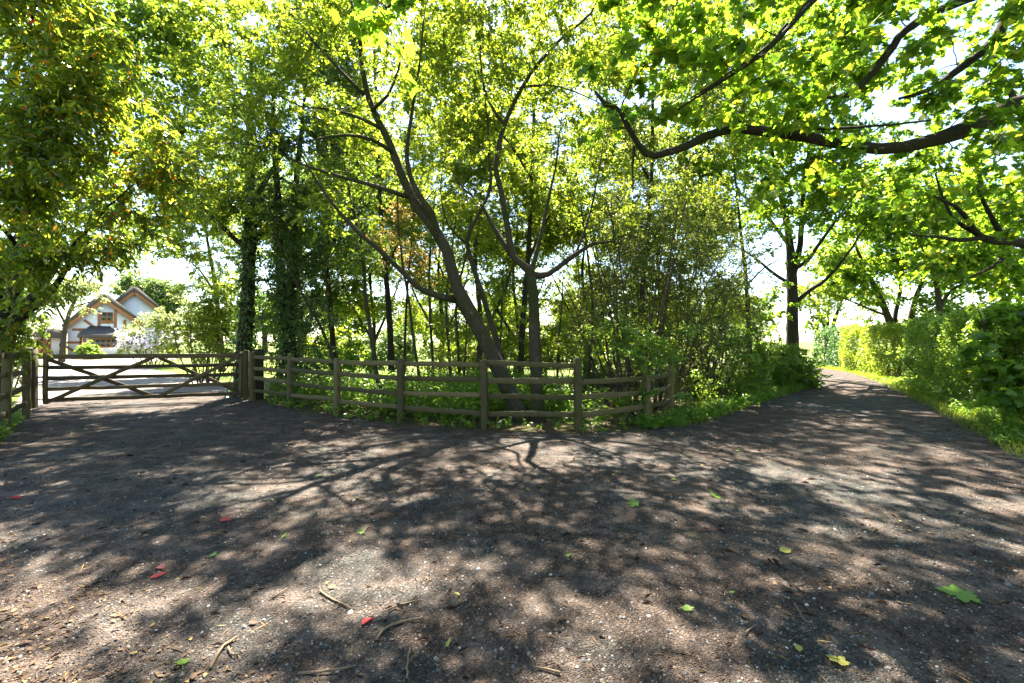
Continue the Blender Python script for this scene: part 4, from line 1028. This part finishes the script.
for i, (px, Y, h, lab) in enumerate([(265, 62, 9, 'far tree on the skyline right of the driveway bush'), (350, 75, 10, 'far tree on the skyline behind the slim dark trunk'), (425, 70, 9, 'far tree on the skyline behind the pole-like sapling'), (505, 80, 11, 'far tree on the skyline between the leaning and forked trunks'),
                                     (590, 66, 10, 'far tree on the skyline behind the tangle of twigs'), (665, 60, 9, 'far tree on the skyline behind the twiggy shrub'), (735, 64, 9, 'far tree on the skyline behind the thin lane tree'), (-20, 60, 10, 'far tree left of the house'), (215, 66, 8, 'far tree behind the sunlit garden bush')]):
    b = bx(px, 0, Y)
    plant('skyline_tree', lab, 'tree', b, [[(*b, .4), (b[0], b[1], h * .4, .3), (b[0] + .3, b[1], h * .8, .08)]],
          [(b[0], b[1], h * .62, h * .36, h * .3, h * .3), (b[0] + h * .25, b[1], h * .5, h * .25, h * .25, h * .24), (b[0] - h * .25, b[1], h * .48, h * .26, h * .25, h * .25)], density=.5, lf=dict(size=.42, twigs=4, per=6, tl=1.1), leaf='leaf_far', group='trees on the skyline', zmin=2, twig_r=.01)

# ------------------------------------------------------------------ house
HY = 43.0
house = thing('timbered_house', 'white half-timbered thatched house with two gables beyond the gate', 'house', (*W(100, 0, HY)[:2], 0))


HC = W(100, 341.5, HY)
HA = math.atan2(-HC[0], HC[1])          # the front looks straight at the lane junction
HCc, HCs = math.cos(HA), math.sin(HA)


def hx(px, Y=HY):
    """place along the front for a feature seen at px, on a wall set back Y - HY"""
    k, q = (px - 512) / FPX, Y - HY
    return HC[0] + (k * HC[1] - HC[0] + q * (k * HCc + HCs)) / (HCc - k * HCs)


def hz(py, Y=HY, px=100):
    d = HC[1] + (hx(px, Y) - HC[0]) * HCs + (Y - HY) * HCc
    return CAMZ - (py - 341.5) * d / FPX


def prism(name, mat, parent, poly, y0, y1):
    """polygon in x,z pushed back from y0 to y1"""
    g = Geo()
    n = len(poly)
    V = [(x, y0, z) for x, z in poly] + [(x, y1, z) for x, z in poly]
    F = [np.array([list(range(n)), list(range(2 * n - 1, n - 1, -1))])]
    F.append(np.array([(i, n + i, n + (i + 1) % n, (i + 1) % n) for i in range(n)]))
    g.add(V, F)
    return g.build(name, M[mat], parent)


def gable(pk, el, er, Y, dep, wall='gable_wall', over=.35):
    """pk apex, el/er eaves in photo points; thatch with thickness, bargeboards on the front"""
    A, L, R = [(hx(a, Y), hz(b, Y, a)) for a, b in (pk, el, er)]
    wl = prism(wall, 'render', house, [(L[0] + .3, 0), (R[0] - .3, 0), (R[0] - .3, R[1] + .05), (A[0], A[1] - .15), (L[0] + .3, L[1] + .05)], Y, Y + dep)
    rf = prism('roof', 'thatch', house, [L, (L[0] - .12, L[1] + .25), (A[0] - .35, A[1] + .38), (A[0], A[1] + .5), (A[0] + .35, A[1] + .38), (R[0] + .12, R[1] + .25), R, A], Y - over, Y + dep)
    for e in (L, R):
        d = np.array((e[0] - A[0], 0, e[1] - A[1]))
        a = np.array((A[0], Y - over - .035, A[1] - .12))
        bar('bargeboard', M['beam'], rf, a + nrm(d) * .02, a + d, .05, .26, 0)
    return A, L, R


gable((134, 291.5), (105, 313), (163, 313), 46.5, 2.2)
A, L, R = gable((104, 299), (63, 328), (143, 325), 43.0, 3.45)


def timber(a, b, Y=43.0, t=.2, off=.0):
    p, q = np.array((hx(a[0], Y), Y - .04 - off, hz(a[1], Y, a[0]))), np.array((hx(b[0], Y), Y - .04 - off, hz(b[1], Y, b[0])))
    bar('beam', M['beam'], house, p, q, .06, t, 0)


for a, b in (((64, 329), (64, 355)), ((81, 331), (81, 355)), ((72, 329.5), (118, 329.5)), ((65, 342.5), (81, 342.5)), ((65, 346), (75, 352)), ((84, 320), (94, 327)), ((99, 311), (99, 329)), ((115.5, 310), (115.5, 329)), ((99, 322.5), (115, 322.5)), ((125, 320), (125, 350)), ((82, 346), (92, 346))):
    timber(a, b, off=.0 if abs(a[0] - b[0]) < .1 else (.012 if abs(a[1] - b[1]) < .1 else .024))


def window(x0, x1, y0, y1, Y, n=1):
    X0, X1, Z0, Z1 = hx(x0, Y), hx(x1, Y), hz(y1, Y), hz(y0, Y)
    fr = prism('window', 'beam', house, [(X0, Z0), (X1, Z0), (X1, Z1), (X0, Z1)], Y - .10, Y - .01)
    w_ = (X1 - X0 - .1) / n
    for i in range(n):
        a = X0 + .1 + i * w_
        prism('pane', 'glass', fr, [(a, Z0 + .1), (a + w_ - .1, Z0 + .1), (a + w_ - .1, Z1 - .1), (a, Z1 - .1)], Y - .115, Y - .05)


window(101, 113, 312, 321, 43.0, 2)
# bay under a lean-to thatch
Yb = 41.4
prism('bay_wall', 'render', house, [(hx(82, Yb), 0), (hx(118, Yb), 0), (hx(118, Yb), hz(338, Yb)), (hx(82, Yb), hz(338, Yb))], Yb, 42.97)
g = Geo()
x0, x1, xa, xb, ze, zt = hx(77, Yb), hx(121, Yb), hx(90, 42.9), hx(110, 42.9), hz(337.5, Yb), hz(326, 42.9)
g.add([(x0, Yb - .5, ze), (x1, Yb - .5, ze), (x1, 42.95, ze), (x0, 42.95, ze), (x0 + .05, Yb - .45, ze + .3), (x1 - .05, Yb - .45, ze + .3), (xb, 42.93, zt), (xa, 42.93, zt), (x1 - .05, 42.93, ze + .3), (x0 + .05, 42.93, ze + .3)],
      [np.array([(0, 3, 2, 1), (0, 1, 5, 4), (4, 5, 6, 7)]), np.array([(1, 2, 8, 5), (0, 4, 9, 3)]), np.array([(5, 8, 6), (4, 7, 9)]), np.array([(2, 3, 9, 7, 6, 8)])])
g.build('bay_roof', M['thatch'], house)
window(89, 117, 338.5, 347.5, Yb, 5)
timber((84, 338.5), (84, 354), Yb)
# low left wing with a boarded door
Yw = 42.2
prism('wing_wall', 'cream', house, [(hx(34, Yw), 0), (hx(63, Yw), 0), (hx(63, Yw), hz(337, Yw)), (hx(34, Yw), hz(337, Yw))], Yw, Yw + 5)
prism('wing_roof', 'thatch', house, [(hx(31, Yw), hz(337, Yw)), (hx(65, Yw), hz(338.5, Yw)), (hx(58, Yw), hz(329, Yw)), (hx(38, Yw), hz(329, Yw))], Yw - .4, Yw + 5)
dr = prism('door', 'door', house, [(hx(37, Yw), .02), (hx(51, Yw), .02), (hx(51, Yw), hz(339, Yw)), (hx(37, Yw), hz(339, Yw))], Yw - .08, Yw + .02)
bar('handle', M['iron'], dr, (hx(49.5, Yw), Yw - .1, 1.0), (hx(49.5, Yw), Yw - .1, 1.2), .03, .04, 0)


for o in list(house.children_recursive):      # turn the finished house about its own base
    n = len(o.data.vertices)
    v = np.empty(n * 3, np.float32)
    o.data.vertices.foreach_get('co', v)
    v = v.reshape(-1, 3)
    x, y = v[:, 0] - HC[0], v[:, 1] - HC[1]
    v[:, 0], v[:, 1] = HC[0] + x * HCc - y * HCs, HC[1] + x * HCs + y * HCc
    o.data.vertices.foreach_set('co', v.ravel())
    o.data.update()

# ------------------------------------------------------------------ ground cover
def strip_points(line, width, n):
    P = np.array(line, float)
    seg = np.linalg.norm(np.diff(P, axis=0), axis=1)
    # nearer stretches get more
    i = rng.choice(len(seg), n, p=seg / seg.sum())
    p = P[i] + (P[i + 1] - P[i]) * rng.random((n, 1))
    d = nrm(P[i + 1] - P[i])
    return p + np.stack([-d[:, 1], d[:, 0]], 1) * (rng.beta(2, 2, (n, 1)) - .5) * width


def inside(p, poly):
    x, y = p[:, 0], p[:, 1]
    r = np.zeros(len(p), bool)
    q = np.array(poly)
    for (x0, y0), (x1, y1) in zip(q, np.roll(q, -1, 0)):
        c = ((y0 > y) != (y1 > y)) & (x < (x1 - x0) * (y - y0) / (y1 - y0 + 1e-12) + x0)
        r ^= c
    return r


T_BLADE = (np.array([(-.035, 0, 0), (.035, 0, 0), (.022, .55, .04), (-.022, .55, .04), (0, 1, .22)], float), [np.array([(0, 1, 2, 3)]), np.array([(3, 2, 4)])])


def grass(name, pts, size, label=None):
    n = len(pts)
    pos = np.concatenate([pts, np.full((n, 1), 0.0)], 1)
    g = Geo()
    put_leaves(g, T_BLADE, pos, nrm(rng.normal(size=(n, 3)) * np.array([.45, .45, .1]) + np.array([0, 0, 1])), nrm(rng.normal(size=(n, 3)) * np.array([1, 1, .1])), size * rng.uniform(.4, 1.3, n))
    return tag(g.build(name, M['grass']), kind='stuff')


grass('verge_grass', np.vstack([strip_points([(6.9, 5.4), (8.6, 8.0), (9.9, 9.9), (11.9, 13.1), (13.9, 16.3), (15.7, 19.6), (17.0, 22.3), (18, 26)], 1.3, 26000),
                                strip_points([(7.6, 5.4), (9.3, 8.0), (10.6, 9.9), (12.6, 13.1), (14.5, 16.3), (16.2, 19.4)], 1.4, 12000)]), .12)
grass('bank_grass', np.vstack([strip_points([(2.7, 8.1), (3.6, 8.9), (6.3, 11.8), (10.4, 15.9), (12.2, 19.2), (13.4, 22.6)], .8, 8000), strip_points([(3.2, 8.9), (5.8, 12), (10.0, 16.1)], 1.2, 4000)]), .13)
lawn = rng.uniform((-22, 13.5), (-6.6, 30), (9000, 2))
lawn = lawn[~inside(lawn, [(-10.9, 9.9), (-6.5, 11.2), (-7.8, 13.5), (-12.5, 18.5), (-20, 25), (-27, 33), (-50, 33), (-34, 27), (-22, 19), (-14.5, 13.5)])]
grass('lawn_grass', lawn, .14)


def weeds(name, pts, leaf_size, h, per, mat='leaf_under'):
    """low leafy plants: a few stalks each with leaf pairs"""
    g = Geo()
    n = len(pts)
    st = 3
    base = np.repeat(np.concatenate([pts, np.zeros((n, 1))], 1), st, 0)
    hh = h * rng.uniform(.4, 1.2, (n * st, 1))
    lean = rng.normal(size=(n * st, 2)) * .3 * hh
    top = base + np.concatenate([lean, hh], 1)
    tubes(g, np.stack([base, (base + top) / 2, top], 1), np.tile([.004, .003, .002], (n * st, 1)), 3, cap=False)
    t = rng.uniform(.25, 1.0, (n * st, per, 1))
    pos = (base[:, None] + (top - base)[:, None] * t).reshape(-1, 3)
    a = rng.uniform(0, 6.283, len(pos))
    d = np.stack([np.cos(a), np.sin(a), rng.normal(size=len(pos)) * .35], 1)
    put_leaves(g, T_OVAL6, pos, d, nrm(np.array([0, 0, 1.]) + rng.normal(size=pos.shape) * .35), leaf_size * rng.uniform(.5, 1.25, len(pos)))
    return g.build(name, M[mat])


copse = rng.uniform((-6.8, 7.6), (9, 17), (7500, 2))
cop_poly = [(-6.3, 11.7), (-5.0, 10.7), (-3.5, 9.6), (-1.9, 8.6), (-.3, 8.1), (1.2, 7.9), (2.6, 8.4), (6.2, 11.8), (10, 16), (3, 16.5), (-3, 16.5), (-6, 17)]
copse = copse[inside(copse, cop_poly)]
copse = copse[wobble(np.concatenate([copse, copse[:, :1] * 0], 1), 1.0, 4) > -.7]
copse = copse[(np.hypot(copse[:, 0] - .3, copse[:, 1] - 8.5) > .75) & (np.hypot(copse[:, 0] + .1, copse[:, 1] - 8.2) > .5)]
tag(weeds('undergrowth', copse[:2600], .085, .62, 6), kind='stuff')
tag(weeds('fence_foot_weeds', np.vstack([strip_points([(2.2, 7.9), (3.4, 8.7), (6.0, 11.4), (8, 13.6), (10.2, 15.8)], .8, 620), strip_points([(-5.8, 10.9), (-3.6, 9.25), (-2, 8.3), (-.5, 7.8), (1.1, 7.5), (2.4, 8.0)], .35, 70), strip_points([(-7.4, 6.1), (-8.7, 7.6), (-10.2, 9.3)], .7, 130), strip_points([(7.2, 6.0), (9.2, 8.6), (12.4, 13.4), (14.6, 17)], 1.2, 420)]), .07, .2, 5), kind='stuff')

# litter and loose stones on the lane: near the eye one by one, far ones fade into the surface
def scatter(n, y0, y1):
    y = y0 + (y1 - y0) * rng.random(n) ** 1.7
    x = rng.uniform(-1.25, 1.25, n) * y
    p = np.stack([x, y], 1)
    return p[inside(p, lane_out)]


p = scatter(52000, 1.2, 9.5)
pz = np.concatenate([p, p[:, :1] * 0], 1)
keep = wobble(pz, .8, 9) * .6 + wobble(pz, 3.0, 5) * .7 + rng.normal(size=len(p)) * .6 > .35
p = np.vstack([p[keep], strip_points([(-6.4, 11.2), (-5.2, 10.1), (-3.6, 8.95), (-2, 8.0), (-.5, 7.45), (1.1, 7.2), (2.5, 7.6), (3.4, 8.5), (6.2, 11.5)], .9, 3500), strip_points([(6.5, 5.4), (8.1, 8.1), (9.4, 10), (11.4, 13.2)], .5, 1200)])
g = Geo()
n = len(p)
big = rng.random(n) < .16
sz = np.where(big, rng.uniform(.02, .045, n), rng.uniform(.005, .018, n))
put_leaves(g, T_OVAL, np.concatenate([p, np.full((n, 1), .008)], 1) + np.abs(rng.normal(size=(n, 3))) * np.array([0, 0, .003]), rng.normal(size=(n, 3)) * np.array([1, 1, .12]), nrm(np.array([0, 0, 1.]) + rng.normal(size=(n, 3)) * .3), sz)
q = scatter(9000, 1.2, 8)
n = len(q)
put_leaves(g, tpl_oval(.045), np.concatenate([q, np.full((n, 1), .009)], 1), rng.normal(size=(n, 3)) * np.array([1, 1, .08]), nrm(np.array([0, 0, 1.]) + rng.normal(size=(n, 3)) * .2), rng.lognormal(-3.3, .45, n))
tag(g.build('leaf_litter', M['leaf_brown']), kind='stuff')

t = NT('pebble_stone')
gg = t.n('ShaderNodeNewGeometry')
M['pebble'] = t.done(t.bsdf(t.ramp(gg.outputs['Random Per Island'], [(0, (.05, .053, .055)), (.5, (.1, .1, .1)), (.85, (.17, .15, .13)), (1, (.4, .38, .35))]), .8))
p = scatter(15000, 1.1, 7.5)
n = len(p)
ico = np.array([(1, 0, -.1), (.3, .9, -.1), (-.8, .6, -.1), (-.8, -.6, -.1), (.3, -.9, -.1), (.5, .3, .55), (-.3, .5, .55), (-.3, -.45, .6), (.45, -.35, .5)])
Fi = [np.array([(0, 1, 5), (4, 0, 8), (0, 5, 8)]), np.array([(1, 2, 6, 5), (2, 3, 7, 6), (3, 4, 8, 7), (5, 6, 7, 8)])]
a = rng.uniform(0, 6.28, n)
s = rng.lognormal(-5.35, .38, n)[:, None, None]
V = ico[None] * rng.uniform(.7, 1.3, (n, 1, 3)) + rng.normal(size=(n, 9, 3)) * .12
V = np.stack([V[..., 0] * np.cos(a)[:, None] - V[..., 1] * np.sin(a)[:, None], V[..., 0] * np.sin(a)[:, None] + V[..., 1] * np.cos(a)[:, None], V[..., 2]], -1) * s
V += np.concatenate([p, np.full((n, 1), .006)], 1)[:, None]
off = (np.arange(n) * 9)[:, None, None]
g = Geo()
g.add(V.reshape(-1, 3), [(off + f[None]).reshape(-1, f.shape[1]) for f in Fi])
tag(g.build('loose_stones', M['pebble']), kind='stuff')


def gpt(px, py):
    Y = CAMZ * FPX / (py - 341.5)
    return np.array(((px - 512) * Y / FPX, Y, 0))


for pts, r, lab in [
    ([(376, 642), (386, 630), (404, 624), (423, 622)], .009, 'bent bare stick lying just right of the red leaf'),
    ([(388, 613), (400, 607), (412, 604), (422, 603)], .006, 'thin stick above the bent stick and the red leaf'),
    ([(320, 593), (330, 600), (342, 606), (352, 611)], .007, 'crooked brown stick up-left of the red leaf'),
    ([(210, 671), (216, 660), (226, 647), (237, 641)], .008, 'curved stick with a hooked end near the bottom left'),
    ([(228, 650), (231, 657), (238, 659)], .006, 'short hooked twig beside the curved stick'),
    ([(298, 676), (320, 675), (338, 673), (352, 669)], .007, 'nearly straight stick at the bottom edge'),
    ([(407, 681), (408, 665), (410, 650)], .006, 'upright-looking forked twig at the bottom edge'),
    ([(272, 600), (280, 595), (287, 591)], .005, 'short thin twig left of the crooked stick'),
    ([(745, 636), (752, 630), (756, 627)], .005, 'short twig among brown patches at lower right'),
    ([(795, 606), (800, 616), (806, 624)], .005, 'thin dark twig lying in shade at lower right'),
    ([(560, 676), (545, 672), (535, 670)], .006, 'little twig at the bottom centre'),
]:
    q = [(*(gpt(a, b)[:2]), .012 + abs(rng.normal()) * .004, r * (1 - .5 * i / len(pts))) for i, (a, b) in enumerate(pts)]
    c = catmull(q, .03)
    c[:, :3] += rng.normal(size=(len(c), 3)) * .0015
    g = Geo()
    tubes(g, c[None, :, :3], c[None, :, 3], 6, .08)
    k = len(c) // 2
    if len(c) > 6:
        sp = c[k, :3] + np.array([[0, 0, 0], [.02, .03, .006], [.03, .07, .01]])
        tubes(g, sp[None], np.array([[r * .5, r * .4, r * .2]]), 5)
    tag(g.build('fallen_stick', M['stick'], None, True), lab, 'stick', 'sticks lying on the lane')


def fallen(name, px, py, size, tpl, mat, lab, group=None, rot=None, tilt=.15):
    p = gpt(px, py)
    a = rng.uniform(0, 6.28) if rot is None else rot
    g = Geo()
    put_leaves(g, tpl, np.array([(0, 0, 0)]) * 1.0, np.array([(math.cos(a), math.sin(a), .06)]), nrm(np.array([(rng.normal() * tilt, rng.normal() * tilt, 1)])), [size])
    o = g.build(name, M[mat])
    o.location = (*p[:2], .016)
    return tag(o, lab, 'leaf', group)


T_SPRIG = T_LOBED
fallen('fallen_leaf', 362, 628, .085, T_OVAL6, 'leaf_red', 'bright red pointed leaf lying beside the bent stick', None, 1.2)
fallen('fallen_leaf', 150, 580, .085, T_OVAL6, 'leaf_red', 'red leaf on its own in shade at lower left', None, .8)
fallen('fallen_leaf', 163, 571, .085, T_OVAL6, 'leaf_maroon', 'maroon leaf just above the lone red leaf', None, 2.6)
fallen('fallen_leaf', 219, 522, .09, T_OVAL6, 'leaf_red', 'small red leaf far out on the left of the lane', None, .1)
fallen('fallen_leaf', 8, 500, .11, T_OVAL6, 'leaf_red', 'red leaf at the left edge of the lane', None, .3)
fallen('fallen_leaf', 975, 600, .17, T_LOBED, 'leaf_green', 'large bright green lobed leaf at the lower right', None, 2.6, .02)
fallen('fallen_leaf', 845, 668, .085, T_LOBED, 'leaf_yellow', 'yellow-green lobed leaf at the bottom right', None, 2.0)
fallen('fallen_leaf', 448, 650, .07, T_OVAL6, 'leaf_yellow', 'pale curled leaf right of the bent stick', None, 1.6, .5)
fallen('fallen_leaf', 638, 506, .12, T_LOBED, 'leaf_green', 'green lobed leaf in the middle of the lane', None, 2.9)
fallen('fallen_leaf', 715, 498, .11, T_LOBED, 'leaf_green', 'light green leaf sprig right of the middle of the lane', None, .9, .6)
fallen('fallen_leaf', 780, 553, .09, T_WIDE, 'leaf_yellow', 'pale yellowish leaf flat on the dark patch at right', None, .2)
fallen('fallen_leaf', 800, 655, .06, T_OVAL6, 'leaf_yellow', 'tiny orange-yellow leaf near the bottom right', None, 1.2)
k = 0
for i in range(46):
    Y = 1.9 + 6 * rng.random() ** 1.3
    X = rng.uniform(-1.1, 1.1) * Y
    if not inside(np.array([(X, Y)]), lane_out)[0]:
        continue
    col = i % 3
    px, py = 512 + FPX * X / Y, 341.5 + FPX * CAMZ / Y
    if col == 0:
        fallen('fallen_leaf', px, py, rng.uniform(.025, .06), T_LOBED, 'leaf_green', 'small fresh green leaf scattered on the dark lane', 'small green leaves on the lane', None, .35)
    elif col == 1:
        fallen('fallen_leaf', px, py, rng.uniform(.025, .055), T_OVAL6, 'leaf_yellow', 'small yellowish leaf scattered on the dark lane', 'small yellow leaves on the lane', None, .3)
    else:
        fallen('fallen_leaf', px, py, rng.uniform(.035, .07), T_OVAL6, 'leaf_brown', 'small dry brown leaf scattered on the dark lane', 'small brown leaves on the lane', None, .4)
